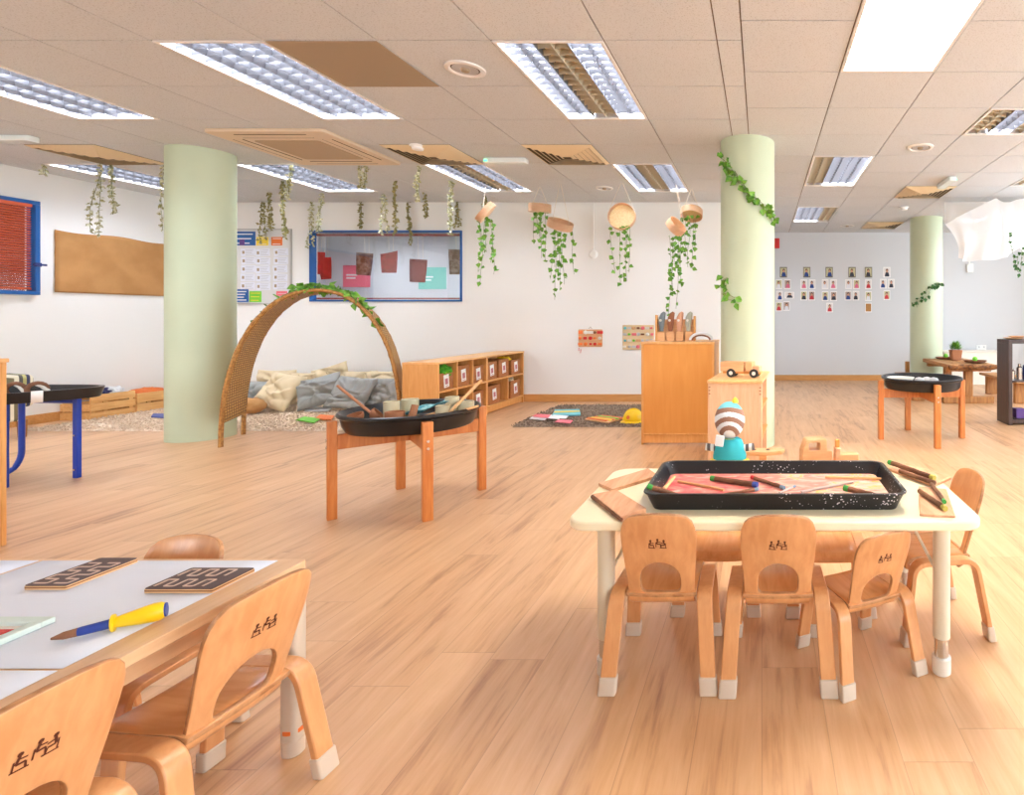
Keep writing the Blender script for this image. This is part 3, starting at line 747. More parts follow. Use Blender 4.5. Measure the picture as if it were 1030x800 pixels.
# loose planks on the table
def plank(pts, z, h, label, bark=None):
    P = [Vector(tp(x, y, z+h)) for x, y in pts]; c = sum(P, Vector())/4; c.z = z
    b = MB(); b.prism([(p.x-c.x, p.y-c.y) for p in P], 0, h)
    o = b.build('wooden_plank', M('plank_pale'), bevel=.0015); o.location = c; tag(o, label, 'plank', 'wooden planks on the cream table')
    if bark:
        i, j = bark; a, d = P[i]-c, P[j]-c; dr = (d-a).normalized(); nrm = Vector((dr.y, -dr.x, 0))
        if nrm.dot((a+d)/2) < 0: nrm = -nrm
        pts2 = []; rs = []
        random.seed(5)
        for k in range(13): pts2.append(a.lerp(d, k/12)+nrm*.0005*random.uniform(-1, 1)-Vector((0, 0, h*.5))); rs.append(h*.42*random.uniform(.75, 1.0))
        q = MB(); q.tube([(p.x, p.y, h/2) for p in pts2], rs, 8); tag(q.build('bark_edge', M('bark'), o), 'dark bark left on the long edge')
    return o
plank([(602, 486), (616, 492), (662, 478), (652, 471)], TZ, .012, 'long pale plank at the far left corner of the cream table')
plank([(596, 497), (625, 520), (650, 511), (620, 492.5)], TZ, .017, 'pale plank with a dark bark edge at the left of the cream table', (0, 1))
b1 = plank([(893, 471), (939, 488), (957, 480), (912, 466)], TZ, .010, 'pale plank at the far right corner of the cream table')
plank([(925, 517), (961, 519), (952, 492), (924, 489)], TZ, .008, 'pale square-ended plank at the right end of the cream table')
cr2((894, 465), (940, 481), TZ+.03, TZ+.022, .0095, 'tipgreen', 'tipyellow', 'long twig crayon with a green end on the plank at the far right corner')
cr2((905, 474), (940, 486), TZ+.019, TZ+.018, .0085, None, None, 'bare twig beside the long green ended crayon, far right corner')
cr2((925, 494), (951, 512), TZ+.017, TZ+.017, .0085, None, 'tipyellow', 'bare brown twig crayon on the square plank at the table right end')
cr2((937, 487), (950, 505), TZ+.016, TZ+.034, .007, None, 'tipgreen', 'green ended twig crayon crossing the brown one at the table right end')

# ---- birch table at bottom left
BX0, BX1, BY0, BY1, BZ = -2.45, -1.18, .15, 1.41, .49
ox, oy = (BX0+BX1)/2, (BY0+BY1)/2
t = empty('birch_table', (ox, oy, 0), 'birch child table with square corners, covered in white paper, bottom left', 'table')
b = MB(); b.prism(rrect(BX0-ox, BX1-ox, BY0-oy, BY1-oy, .012, 3), BZ-.026, BZ); b.build('tabletop', M('table_birch'), t, bevel=.002)
for sx in (-1, 1):
    for sy in (-1, 1):
        x, y = sx*.614, sy*.61
        b = MB(); b.prism([(x+p, y+q) for p, q in rrect(-.021, .021, -.021, .021, .012, 4)], .04, BZ-.026); lg = b.build('leg', mat('leg_grey', (205, 190, 170), .4), t)
        b = MB(); b.lathe([(.0235, .06), (.0235, .07)], 20, (x, y, 0)); b.build('collar', M('orange'), lg)
        b = MB(); b.lathe([(.02, 0), (.024, .004), (.024, .042)], 20, (x, y, 0)); b.build('foot_cap', M('cap'), lg)
b = MB(); hx, hy = (BX1-BX0)/2, (BY1-BY0)/2
for s in (-1, 1):
    b.box(-hx+.05, hx-.05, s*(hy-.05)-.009, s*(hy-.05)+.009, BZ-.08, BZ-.026); b.box(s*(hx-.05)-.009, s*(hx-.05)+.009, -hy+.05, hy-.05, BZ-.08, BZ-.026)
b.build('apron', M('table_birch'), t, bevel=.002)
def sheet(x0, x1, y0, y1, z, label, rz=0):
    b = MB(); n = 8; cx, cy = (x0+x1)/2, (y0+y1)/2; vs = []; fs = []
    for j in range(n+1):
        for i in range(n+1): vs.append((x0+(x1-x0)*i/n-cx, y0+(y1-y0)*j/n-cy, .0006*math.sin(i*1.1)*math.sin(j*.9)+.0006))
    for j in range(n):
        for i in range(n): a = j*(n+1)+i; fs.append((a, a+1, a+n+2, a+n+1))
    b.add(vs, fs); o = b.build('paper_sheet', M('paper'), solid=.0008); o.location = (cx, cy, z); o.rotation_euler = (0, 0, rz); return tag(o, label, 'paper', 'white paper sheets')
sheet(-1.85, -1.245, .965, 1.395, BZ+.0008, 'large white paper sheet at the far end of the birch table')
sheet(-1.9, -1.245, .5, .958, BZ+.0008, 'white paper sheet on the birch table nearest the camera, half behind a chair')
sheet(-2.42, -1.86, .7, 1.395, BZ+.0008, 'white paper sheet at the left edge of the photo on the birch table')
def maze(x0, x1, y0, y1, label, rz=0):
    cx, cy = (x0+x1)/2, (y0+y1)/2; hx, hy = (x1-x0)/2, (y1-y0)/2
    t = empty('maze_board', (cx, cy, BZ+.003), label, 'board', rz, 'finger maze boards')
    b = MB(); b.prism(rrect(-hx, hx, -hy, hy, .004, 2), 0, .009); b.build('base', M('weave_ply'), t, bevel=.001)
    b = MB(); b.prism(rrect(-hx+.001, hx-.001, -hy+.001, hy-.001, .004, 2), .009, .011); b.build('face', mat('maze_dark', (88, 66, 62), .6), t, smooth=0)
    b = MB(); lz = .0112
    long_x = hx > hy; A, B = (hx, hy) if long_x else (hy, hx)
    for row in (-1, 1):
        pts = []; n = 3; w = A*1.7/n
        for i in range(n):
            x = -A*.85+w*i; lo, hi = row*B*.48-B*.3, row*B*.48+B*.3
            pts += [(x, lo), (x, hi), (x+w*.5, hi), (x+w*.5, lo)]
        P = [((p, q) if long_x else (q, p)) for p, q in pts]
        b.sweep(fillet([(p, q, lz) for p, q in P], .003, 3), (0, 0, 1), .0012, .005)
    b.build('groove', mat('maze_line', (206, 176, 156), .6), t, smooth=0)
maze(-1.69, -1.592, 1.24, 1.385, 'dark finger maze board, the left of the two on the paper'); maze(-1.398, -1.242, 1.225, 1.33, 'dark finger maze board, the right of the two on the paper', R(0))
# brush
p, q = Vector(tp(51, 643, BZ+.014)), Vector(tp(168, 613, BZ+.022)); L = (q-p).length; d = (q-p).normalized()
t = empty('paint_brush', p, 'chunky paint brush with a yellow handle and blue ferrule on the white paper', 'paint brush')
rot = d.to_track_quat('Z', 'Y').to_matrix().to_4x4()
def bpart(name, prof, m, par): b = MB(); b.T = rot; b.lathe(prof, 20); return b.build(name, M(m), par)
bpart('bristles', [(.002, 0), (.007, .2*L*.5), (.008, .22*L), (.0075, .24*L)], 'bark', t)
bpart('ferrule', [(.008, .22*L), (.0085, .25*L), (.009, .5*L)], 'blue', t)
h = bpart('handle', [(.008, .5*L), (.0165, .505*L), (.0165, .53*L), (.010, .54*L), (.012, .6*L), (.0165, .78*L), (.0185, .88*L), (.0175, .95*L), (.014, .985*L)], 'yellow', t)
bpart('end_cap', [(.014, .985*L), (.0135, L)], 'blue', h)
# picture tray
t = empty('picture_tray', (-1.62, .96, BZ+.003), 'pale green framed shallow tray with a red shape at the left edge of the photo', 'frame')
b = MB(); hx, hy = .175, .15
for s in (-1, 1): b.box(-hx, hx, s*(hy-.011)-.011, s*(hy-.011)+.011, 0, .012); b.box(s*(hx-.011)-.011, s*(hx-.011)+.011, -hy+.022, hy-.022, 0, .012)
b.build('border', mat('frame_mint', (206, 220, 212), .5), t, bevel=.002)
b = MB(); b.box(-hx+.017, hx-.017, -hy+.017, hy-.017, 0, .004); b.build('backing', M('offwhite'), t, smooth=0)
b = MB(); b.prism([(-.12, -.06), (-.02, -.07), (.10, .06), (.148, .112), (.02, .11), (-.08, .06)], .004, .007); b.build('red_shape', M('red'), t, smooth=0)

# ---- tuff tray stands
def tuff(cx, cy, rz, r, label):
    t = empty('tray_stand', (cx, cy, 0), label+' on an orange pine four-legged stand', 'tray table', rz)
    b = MB(); b.lathe([(r*.88, .47), (r*.93, .50), (r*.955, .55), (r*1.0, .562), (r*1.0, .575), (r*.975, .58), (r*.95, .572), (r*.9, .505), (r*.86, .49)], 64, capt=True)
    b.build('tray', M('black_tray'), t, bevel=.001)
    for a in (45, 135, 225, 315):
        x, y = (r+.012)*math.cos(R(a)), (r+.012)*math.sin(R(a)); rot = Matrix.Translation((x, y, 0)) @ Matrix.Rotation(R(a), 4, 'Z')
        b = MB(); b.T = rot; b.box(-.018, .028, -.026, .026, 0, .545); lg = b.build('leg', M('pine_orange'), t, bevel=.004)
        b = MB(); b.T = rot
        for z in (.40, .44): b.tube([(.026, 0, z), (.032, 0, z)], .008, 10)
        b.build('bolt', M('chrome'), lg)
    for k, a in enumerate((45, 135)):
        z1 = .468 if k == 0 else .463
        b = MB(); b.T = Matrix.Rotation(R(a), 4, 'Z'); L = r-.005
        if k == 0: b.box(-L, L, -.018, .018, .385, z1)
        else: b.box(-L, -.0185, -.018, .018, .385, z1); b.box(.0185, L, -.018, .018, .385, z1)
        b.build('cross_rail', M('pine_orange'), t, bevel=.003)
    return t
F1 = [fl(336, 518), fl(431, 525), fl(483, 493), fl(403, 493)]
c1 = (sum(p[0] for p in F1)/4, sum(p[1] for p in F1)/4); a1 = math.atan2(F1[1][1]-c1[1], F1[1][0]-c1[0])-R(-45); r1 = sum(math.hypot(p[0]-c1[0], p[1]-c1[1]) for p in F1)/4
F2 = [fl(884.4, 442), fl(941.7, 450.5), fl(967, 441), fl(915.8, 433)]
c2 = (sum(p[0] for p in F2)/4, sum(p[1] for p in F2)/4); a2 = math.atan2(F2[1][1]-c2[1], F2[1][0]-c2[0])-R(-45); r2 = sum(math.hypot(p[0]-c2[0], p[1]-c2[1]) for p in F2)/4
print('tuff', c1, math.degrees(a1), r1, c2, math.degrees(a2), r2)
tuff(c1[0], c1[1], a1, r1-.01, 'round black play tray holding bamboo pots'); tuff(c2[0], c2[1], a2, r2-.01, 'round black play tray on the right, nearly empty')
def on1(dx, dy): return (c1[0]+dx, c1[1]+dy)
TB = .492
def pot(x, y, r, h, label, m='bamboo', group='bamboo pots', tilt=None):
    b = MB(); b.lathe([(r*.92, 0), (r, .004), (r, h), (r*.86, h), (r*.84, .01)], 24); o = b.build('bamboo_pot', M(m), bevel=.001); o.location = (x, y, TB); tag(o, label, 'pot', group)
    if tilt: o.rotation_euler = tilt; o.location.z += r*abs(math.sin(tilt[0]))
    return o
def tz(px, py, z): d = (CAMH-z)*FPX/(py-CY); return X(px, d), d
def potpx(px, pyb, w, h, label, m='bamboo'):
    # position found from where the pot's centre stands on the tray floor
    return pot(*on1(px, pyb), w, h, label, m)
pot(*on1(-.10, -.04), .042, .13, 'tall bamboo pot left of the middle in the black tray'); pot(*on1(-.075, .09), .048, .125, 'wide bamboo pot just behind the tall one in the black tray')
pot(*on1(-.02, -.13), .05, .085, 'low brown bamboo pot at the front of the black tray', 'clay'); pot(*on1(.17, .12), .04, .135, 'bamboo pot at the right back of the black tray')
pot(*on1(.185, .0), .042, .10, 'bamboo pot at the right front of the black tray'); pot(*on1(.27, .10), .045, .11, 'bamboo pot farthest right in the black tray')
def bowl(x, y, z, r, rot, label, m='clay', name='wooden_bowl', cat='bowl'):
    b = MB(); pr = [(r*math.sin(R(a)), r-r*math.cos(R(a))) for a in range(8, 91, 9)]; pr2 = [(p*.9, q+r*.1) for p, q in reversed(pr)]
    b.lathe(pr+[(q[0], q[1]-(r*.1)*(i == 0)) for i, q in enumerate(pr2)], 24, capt=True); o = b.build(name, M(m)); o.location = (x, y, z); o.rotation_euler = rot; return tag(o, label, cat)
bowl(*on1(-.27, -.1), TB, .06, (.3, -.2, 0), 'brown wooden bowl tipped at the left of the black tray'); bowl(*on1(-.19, -.08), TB+.02, .055, (0, .9, .5), 'wooden bowl lying on its side beside the tall bamboo pot', 'clay')
def stick(p, q, r, label, m='palewood', name='wooden_stick', cat='stick', group=None):
    p, q = Vector(p), Vector(q); c = (p+q)/2; b = MB(); b.T = Matrix.Translation(-c); b.tube([p, p.lerp(q, .3), p.lerp(q, .7), q], [r*.9, r, r, r*.95], 10); o = b.build(name, M(m)); o.location = c; return tag(o, label, cat, group)
stick((c1[0]-.15, c1[1]-.10, TB+.045), (c1[0]-.47, c1[1]+.02, TB+.215), .008, 'long stick leaning out of the left side of the black tray', 'clay')
stick((c1[0]+.23, c1[1]-.03, TB+.05), (c1[0]+.36, c1[1]+.11, TB+.24), .009, 'pale stick leaning up over the right bamboo pots')
stick((c1[0]+.03, c1[1]-.05, TB+.02), (c1[0]+.16, c1[1]+.02, TB+.06), .008, 'pale short stick lying in the middle of the black tray')
stick((c1[0]+.28, c1[1]-.1, TB+.06), (c1[0]+.41, c1[1]-.02, TB+.10), .007, 'pale stick resting on the right rim of the black tray')
stick((c1[0]+.075, c1[1]-.14, TB+.01), (c1[0]+.085, c1[1]-.11, TB+.12), .02, 'upright brown wooden peg at the front of the black tray', 'clay', 'wooden_peg', 'peg')
b = MB(); random.seed(3); vs = []; fs = []; n = 12
for j in range(n+1):
    for i in range(n+1): vs.append(((i/n-.5)*.27, (j/n-.5)*.16, .010*math.sin(i*.9+j*.5)+.010*math.cos(j*.8)+.035+.07*(i/n)))
for j in range(n):
    for i in range(n): a = j*(n+1)+i; fs.append((a, a+1, a+n+2, a+n+1))
b.add(vs, fs); mat('teal_print', (60, 140, 160), .9, var=(160, 205, 205), vscale=45); o = b.build('cloth_napkin', M('teal_print'), solid=.003); o.location = (*on1(.045, .10), TB+.006); o.rotation_euler = (0, 0, .5); tag(o, 'teal patterned cloth lying in the black tray among the bamboo pots', 'cloth')
# contents of the right tray
b = MB(); b.lathe([(.06, 0), (.11, .06), (.115, .075), (.10, .072), (.05, .01)], 24, sx=1.1, sy=.9); o = b.build('shallow_dish', M('offwhite')); o.location = (c2[0]-.18, c2[1]+.05, TB); tag(o, 'pale flat dish at the left in the right hand black tray', 'dish')
for k, (dx, dy, lb) in enumerate(((-.02, .0, 'grey pebble in the right hand black tray, left one'), (.06, .03, 'grey pebble in the right hand black tray, middle one'), (.11, -.01, 'grey pebble in the right hand black tray, right one'))):
    b = MB(); b.lathe([(.02, 0), (.04, .02), (.042, .05), (.03, .072), (.006, .08)], 12, sx=1.2); o = b.build('pebble', M('grey_light')); o.location = (c2[0]+dx, c2[1]+dy, TB); tag(o, lb, 'pebble', 'pebbles in the tray')

# ---- black water tray on blue frame (left)
OUT = [(-.05, .42), (.16, .40), (.24, .34), (.27, .24), (.22, .12), (.04, -.16), (-.14, -.30), (-.5, -.32), (-.72, -.18), (-.78, .1), (-.7, .34), (-.5, .42)]
def P4(dx, dy): return (dx, dy)
t = empty('water_tray', (-4.80, 3.47, 0), 'black rimmed play tray on blue metal legs at the left edge of the photo', 'tray table')
out = [(x-.05, y) for x, y in OUT]; zr = .645
cxy = (-.28, .06)
def sc_(k): return [((x-cxy[0])*k+cxy[0], (y-cxy[1])*k+cxy[1]) for x, y in out]
def smooth_loop(p):
    for _ in range(2):
        q = []
        for i in range(len(p)):
            a, c = p[i], p[(i+1) % len(p)]; q += [(a[0]*.75+c[0]*.25, a[1]*.75+c[1]*.25), (a[0]*.25+c[0]*.75, a[1]*.25+c[1]*.75)]
        p = q
    return p
L = [(smooth_loop(sc_(.96)), zr-.072), (smooth_loop(sc_(1)), zr), (smooth_loop(sc_(.95)), zr), (smooth_loop(sc_(.93)), zr-.062)]
n = len(L[0][0]); vs = []; fs = [tuple(range(n-1, -1, -1))]
for lp, z in L: vs += [(x, y, z) for x, y in lp]
for k in range(3):
    for i in range(n): fs.append((k*n+i, k*n+(i+1) % n, (k+1)*n+(i+1) % n, (k+1)*n+i))
fs.append(tuple(3*n+i for i in range(n)))
b = MB(); b.add(vs, fs); b.build('tray', M('black_tray'), t, bevel=.003)
for x, y in ((.0, .33), (-.19, .10)):
    b = MB(); b.box(x-.017, x+.017, y-.014, y+.014, 0, zr-.07); lg = b.build('leg', M('blue_leg'), t, bevel=.004)
    b = MB(); b.tube([(x, y-.014, .06), (x, y-.019, .06)], .007, 10); b.tube([(x, y-.014, .3), (x, y-.019, .3)], .006, 10); b.build('bolt', M('chrome'), lg)
for x, y in ((-.43, .36), (-.60, -.1)):
    b = MB(); b.tube(fillet([(x+.0, y, zr-.07), (x, y, .12), (x-.05, y-.03, .022), (x-.3, y-.1, .022)], .07, 6), .016, 10); b.build('leg', M('blue_leg'), t)
b = MB(); b.tube([(.0, .33, zr-.11), (-.43, .36, zr-.11)], .014, 8); b.tube([(-.19, .10, zr-.11), (-.6, -.1, zr-.11)], .014, 8); b.build('cross_rail', M('blue_leg'), t)
b = MB(); q0, q1 = Vector((-.098, -.155, 0)), Vector((-.142, -.19, 0))
e0, e1 = Vector((.095, .0, 0)), Vector((.06, -.055, 0))
b.add([(.124, .056, zr-.072), (.098, .016, zr-.072), (.110, .008, zr+.004), (.136, .048, zr+.004)], [(0, 1, 2, 3)])
b.build('label_tape', M('white'), t, solid=.006)
def lp(dx, dy, z): return (-4.80+dx, 3.47+dy, z)
for k, (dx, dy, a) in enumerate(((-.20, .16, .5), (-.08, .18, 1.1))):
    b = MB(); b.tube([(.042*math.cos(u)*1.0, .0,   .056+.042*math.sin(u)) for u in [PI*1.7*i/14 for i in range(15)]], .013, 8); b.mi = 1; b.tube([(.045, -.01, .04), (.02, .0, .075), (-.015, .012, .10)], .012, 6)
    o = b.build('rope_ring', [M('bark'), M('offwhite')]); o.location = lp(dx, dy, zr-.061); o.rotation_euler = (0, 0, a); tag(o, ['brown and white rope ring in the black tray, left one', 'brown and white rope ring in the black tray, right one'][k], 'rope ring', 'rope rings')
for k, (dx, dy) in enumerate(((-.34, -.14), (-.27, -.09), (-.22, -.12))):
    b = MB(); b.lathe([(.008, 0), (.028, .012), (.034, .036), (.026, .066), (.004, .078)], 12); o = b.build('clay_ball', M('orange')); o.location = lp(dx, dy, zr-.061); o.scale = (1, 1, 1.2); tag(o, ['orange lump farthest left in the blue legged tray', 'orange lump in the middle of the blue legged tray', 'orange lump nearest the label tape in the blue legged tray'][k], 'clay ball', 'orange lumps')
# striped armchair at the left
t = empty('striped_armchair', (-7.2, 5.0, 0), 'small striped fabric armchair with wooden feet behind the blue legged tray', 'armchair', R(-20)); t.scale = (.9, .9, .95)
b = MB(); b.box(-.25, .25, -.25, .2, .17, .34); b.build('seat', M('striped_fabric'), t, bevel=.03, seg=3)
b = MB(); b.box(-.25, .25, .14, .27, .3, .62); b.build('backrest', M('striped_fabric'), t, bevel=.04, seg=3)
for s in (-1, 1):
    b = MB(); b.box(s*.25-.05, s*.25+.05, -.26, .2, .17, .46); b.build('armrest', M('striped_fabric'), t, bevel=.03, seg=3)
    for y in (-.2, .2): b = MB(); b.lathe([(.03, 0), (.038, .17)], 12, (s*.2, y, 0)); b.build('leg', M('rustic_x'), t)
# tall birch cabinet at the extreme left
t = empty('tall_cabinet', (-4.15, 2.52, 0), 'birch cabinet whose edge shows at the left border of the photo', 'cabinet')
xr = X(7, 2.67)+4.15
b = MB(); b.box(-.6, xr, .13, .15, 0, .90); b.box(-.6, xr, -.35, -.33, 0, .90); b.box(xr-.0, xr-.02, -.33, .13, 0, .9); b.box(-.6, -.58, -.33, .13, 0, .9); b.box(-.58, xr-.02, -.33, .13, .05, .07); b.build('carcass', M('beech'), t, bevel=.003)
b = MB(); b.box(-.61, xr+.006, -.36, .155, .90, .92); b.build('top_board', M('beech_flat'), t, bevel=.003)

# ---- open shelf units with bins
SX0, SX1, SY0, SY1, SZ = -3.55, -3.19, 5.35, 7.27, .685
ym = 6.30
def shelf_unit(y0, y1, cols_t, label, split):
    t = empty('shelf_unit', ((SX0+SX1)/2, (y0+y1)/2, 0), label, 'shelf', group='open beech shelf units')
    ox, oy = (SX0+SX1)/2, (y0+y1)/2; x0, x1 = SX0-ox, SX1-ox; a, c = y0-oy, y1-oy
    w = .018
    def bx(name, *v): b = MB(); b.box(*v); return b.build(name, M('beech'), t, bevel=.003)
    bx('side_panel', x0, x1, a, a+w, 0, SZ-.02); bx('side_panel', x0, x1, c-w, c, 0, SZ-.02)
    b = MB(); b.box(x0-.004, x1+.008, a-.0, c+.0, SZ-.02, SZ); b.build('top_board', M('beech_flat'), t, bevel=.004)
    bx('back_panel', x0, x0+.01, a+w, c-w, .06, SZ-.02); bx('bottom_shelf', x0+.01, x1, a+w, c-w, .075, .095); bx('plinth', x1-.04, x1-.02, a+w, c-w, .01, .075)
    mz = .375
    bx('middle_shelf', x0+.01, x1, a+w, c-w, mz, mz+.018)
    for y in cols_t[0]: bx('divider', x0+.01, x1-.002, y-oy-w/2, y-oy+w/2, mz+.018, SZ-.02)
    for y in cols_t[1]: bx('divider', x0+.01, x1-.002, y-oy-w/2, y-oy+w/2, .095, mz)
    return mz
shelf_unit(SY0, ym, ([5.69, 6.0], [5.69, 6.0]), 'beech shelf unit with six bays, the nearer of the joined pair', 0)
shelf_unit(ym+.002, SY1, ([], [6.83]), 'beech shelf unit against the back wall, the farther of the joined pair', 1)
def bin_(y, z, w, h, label, rzz=0):
    t = empty('storage_bin', (SX1-.165, y, z+.001), label, 'bin', group='brown storage bins')
    b = MB(); hx, hy = .14, w/2; b.box(-hx, hx, -hy, -hy+.008, 0, h); b.box(-hx, hx, hy-.008, hy, 0, h); b.box(-hx, -hx+.008, -hy+.008, hy-.008, 0, h); b.box(hx-.008, hx, -hy+.008, hy-.008, 0, h); b.box(-hx+.008, hx-.008, -hy+.008, hy-.008, 0, .008)
    b.build('basket_body', M('bin'), t, bevel=.003)
    b = MB(); k = .0; b.T = Matrix.Translation((hx+.002, 0, h*.52)) @ Matrix.Rotation(R(6), 4, 'X'); b.box(-.001, .001, -.045, .045, -.065, .065); c = b.build('label_card', M('white'), t, smooth=0)
    b = MB(); b.T = Matrix.Translation((hx+.0035, 0, h*.52)) @ Matrix.Rotation(R(6), 4, 'X'); b.box(-.0005, .0005, -.025, .025, -.035, .025); b.box(-.0005, .0005, -.03, .03, -.055, -.048); b.build('card_picture', mat('card_pic', (190, 120, 130), .7), c, smooth=0)
mu, mb = .393, .095
for y, z, w, h, lb in ((5.525, mu, .26, .17, 'brown bin under the green plush, top left bay of the shelf'), (5.845, mu, .25, .22, 'brown bin in the second top bay of the shelf'), (6.15, mu, .24, .19, 'brown bin in the third top bay of the shelf'),
    (5.525, mb, .26, .2, 'brown bin in the lower left bay of the shelf'), (5.845, mb, .25, .19, 'brown bin in the second lower bay of the shelf'), (6.15, mb, .24, .2, 'brown bin in the third lower bay of the shelf, next to the join'),
    (6.46, mu, .25, .21, 'first brown bin on the upper level of the far shelf'), (6.76, mu, .26, .22, 'second brown bin on the upper level of the far shelf'), (7.09, mu, .26, .19, 'third brown bin on the upper level, against the back wall'),
    (6.52, mb, .3, .22, 'brown bin alone in the lower left bay of the far shelf'), (7.08, mb, .28, .22, 'brown bin in the lower right bay of the far shelf')): bin_(y, z, w, h, lb)
def blob(name, loc, s, m, label, cat, amp=.25, seed=1, group=None):
    bm = bmesh.new(); bmesh.ops.create_icosphere(bm, subdivisions=4, radius=1)
    for v in bm.verts:
        v.co *= 1+amp*noise.noise(v.co*2.5+Vector((seed, 0, 0)))+amp*.6*noise.noise(v.co*9+Vector((0, seed, 0)))
        v.co = Vector((v.co.x*s[0], v.co.y*s[1], v.co.z*s[2]))
    me = bpy.data.meshes.new(name); bm.to_mesh(me); bm.free(); me.materials.append(M(m)); me.polygons.foreach_set('use_smooth', [True]*len(me.polygons))
    o = bpy.data.objects.new(name, me); COL.objects.link(o); o.location = loc; return tag(o, label, cat, group)
mat('plush_green', (96, 180, 40), .9, var=(60, 140, 24), vscale=30)
blob('plush_toy', (SX1-.12, 5.56, mu+.19), (.12, .11, .058), 'plush_green', 'bright green plush toy on top of the first bin', 'plush toy', .3)
blob('toy_bundle', (SX1-.14, 6.98, mu+.2), (.08, .08, .035), 'yellow', 'yellow toys heaped in the third bin on the upper level', 'toys', .4, 3)
blob('toy_bundle', (SX1-.14, 7.06, mb+.225), (.09, .08, .035), 'bamboo', 'pale sticks heaped in the lower right bin of the far shelf', 'toys', .4, 5)
blob('toy_bundle', (SX1-.08, 6.88, mb+.035), (.05, .035, .035), 'orange', 'small orange toys beside the lower right bin of the far shelf', 'toys', .4, 7)

# ---- cabinets at the middle column
def cabinet1():
    x0, x1 = X(645, 4.80), X(718.5, 4.80); y0, y1, z = 4.80, 5.35, Z(344, 4.8)
    t = empty('storage_cabinet', ((x0+x1)/2, (y0+y1)/2, 0), 'tall orange beech cabinet seen from its plain back, left of the middle column', 'cabinet')
    hx, hy = (x1-x0)/2, (y1-y0)/2
    def bx(name, m, *v): b = MB(); b.box(*v); return b.build(name, M(m), t, bevel=.003)
    for s in (-1, 1): bx('side_panel', 'beech', s*hx-.009-s*.009, s*hx+.009-s*.009, -hy, hy, 0, z-.02)
    bx('top_board', 'beech_flat', -hx-.004, hx+.004, -hy-.004, hy, z-.02, z)
    bx('back_panel', 'beech_orange', -hx+.018, hx-.018, -hy+.004, -hy+.014, .10, z-.02)
    bx('bottom_rail', 'beech', -hx+.018, hx-.018, -hy, -hy+.018, .085, .10); bx('plinth', 'beech', -hx+.018, hx-.018, -hy+.012, -hy+.028, .012, .085)
    bx('shelf', 'beech', -hx+.018, hx-.018, -hy+.02, hy-.005, .45, .468)
    return (x0, x1, y0, y1, z)
C1 = cabinet1()
def cabinet2():
    d = 3.62; x0, x1 = X(716, d)-.0, X(771, d); y0, y1 = d, 4.30; z = Z(383, d)
    t = empty('toy_cabinet', ((x0+x1)/2, (y0+y1)/2, 0), 'pale beech shelf cabinet in front of the middle column with a toy truck on top', 'cabinet', R(-5))
    hx, hy = (x1-x0)/2, (y1-y0)/2
    def bx(name, m, *v): b = MB(); b.box(*v); return b.build(name, M(m), t, bevel=.003)
    bx('side_panel', 'beech_pale', -hx+.02, hx-.02, -hy, -hy+.018, .0, z-.02); bx('side_panel', 'beech_pale', -hx+.02, hx-.02, hy-.018, hy, .0, z-.02)
    for s in (-1, 1): bx('corner_post', 'beech_pale', s*(hx-.01)-.01, s*(hx-.01)+.01, -hy, -hy+.03, 0, z-.02)
    bx('top_board', 'beech_flat', -hx-.004, hx+.004, -hy-.006, hy, z-.02, z)
    bx('back_panel', 'beech_pale', -hx+.02, -hx+.03, -hy+.018, hy-.018, 0, z-.02)
    for zz in (.06, .27, .48): bx('shelf', 'beech', -hx+.03, hx-.012, -hy+.018, hy-.018, zz, zz+.016)
    b = MB()
    for sx in (-1, 1):
        for k in range(3): b.box(sx*(hx-.012)-.006, sx*(hx-.012)+.006, -hy-.0015, -hy-.0003, z-.05-k*.022, z-.042-k*.022)
    b.build('joint_marks', M('clay'), t, smooth=0)
    return (x0, x1, y0, y1, z)
C2 = cabinet2()
# toy truck
def wheel(par, x, y, z, r, w, m='dark', hub='offwhite'):
    b = MB(); b.tube([(x, y-w/2, z), (x, y+w/2, z)], r, 20); o = b.build('wheel', M(m), par, bevel=.002)
    b = MB(); b.tube([(x, y-w/2-.002, z), (x, y+w/2+.002, z)], r*.45, 12); b.build('hub', M(hub), o)
dz = 3.85
t = empty('toy_truck', (X(748, dz), dz, C2[4]), 'wooden toy truck with black wheels on top of the pale cabinet', 'toy truck', R(-12))
sx = 1
b = MB(); b.box(-.145, .13, -.035, .035, .026, .042); b.build('chassis', M('beech_orange'), t, bevel=.003)
b = MB(); b.box(-.16, .01, -.05, .05, .042, .047); b.box(-.16, .01, -.05, -.042, .047, .108); b.box(-.16, .01, .042, .05, .047, .108); b.box(-.16, -.152, -.042, .042, .047, .108); b.box(.002, .01, -.042, .042, .047, .108); b.box(-.152, .002, -.042, .042, .047, .100); b.build('load_box', M('toywood'), t, bevel=.003)
b = MB(); b.box(.02, .075, -.045, .045, .042, .112); b.build('cab', M('toywood'), t, bevel=.006)
b = MB(); b.box(.075, .125, -.04, .04, .036, .080); b.build('bonnet', M('plank_pale'), t, bevel=.005)
for x in (-.08, .085):
    for s in (-1, 1): wheel(t, x, s*.046, .031, .031, .018)
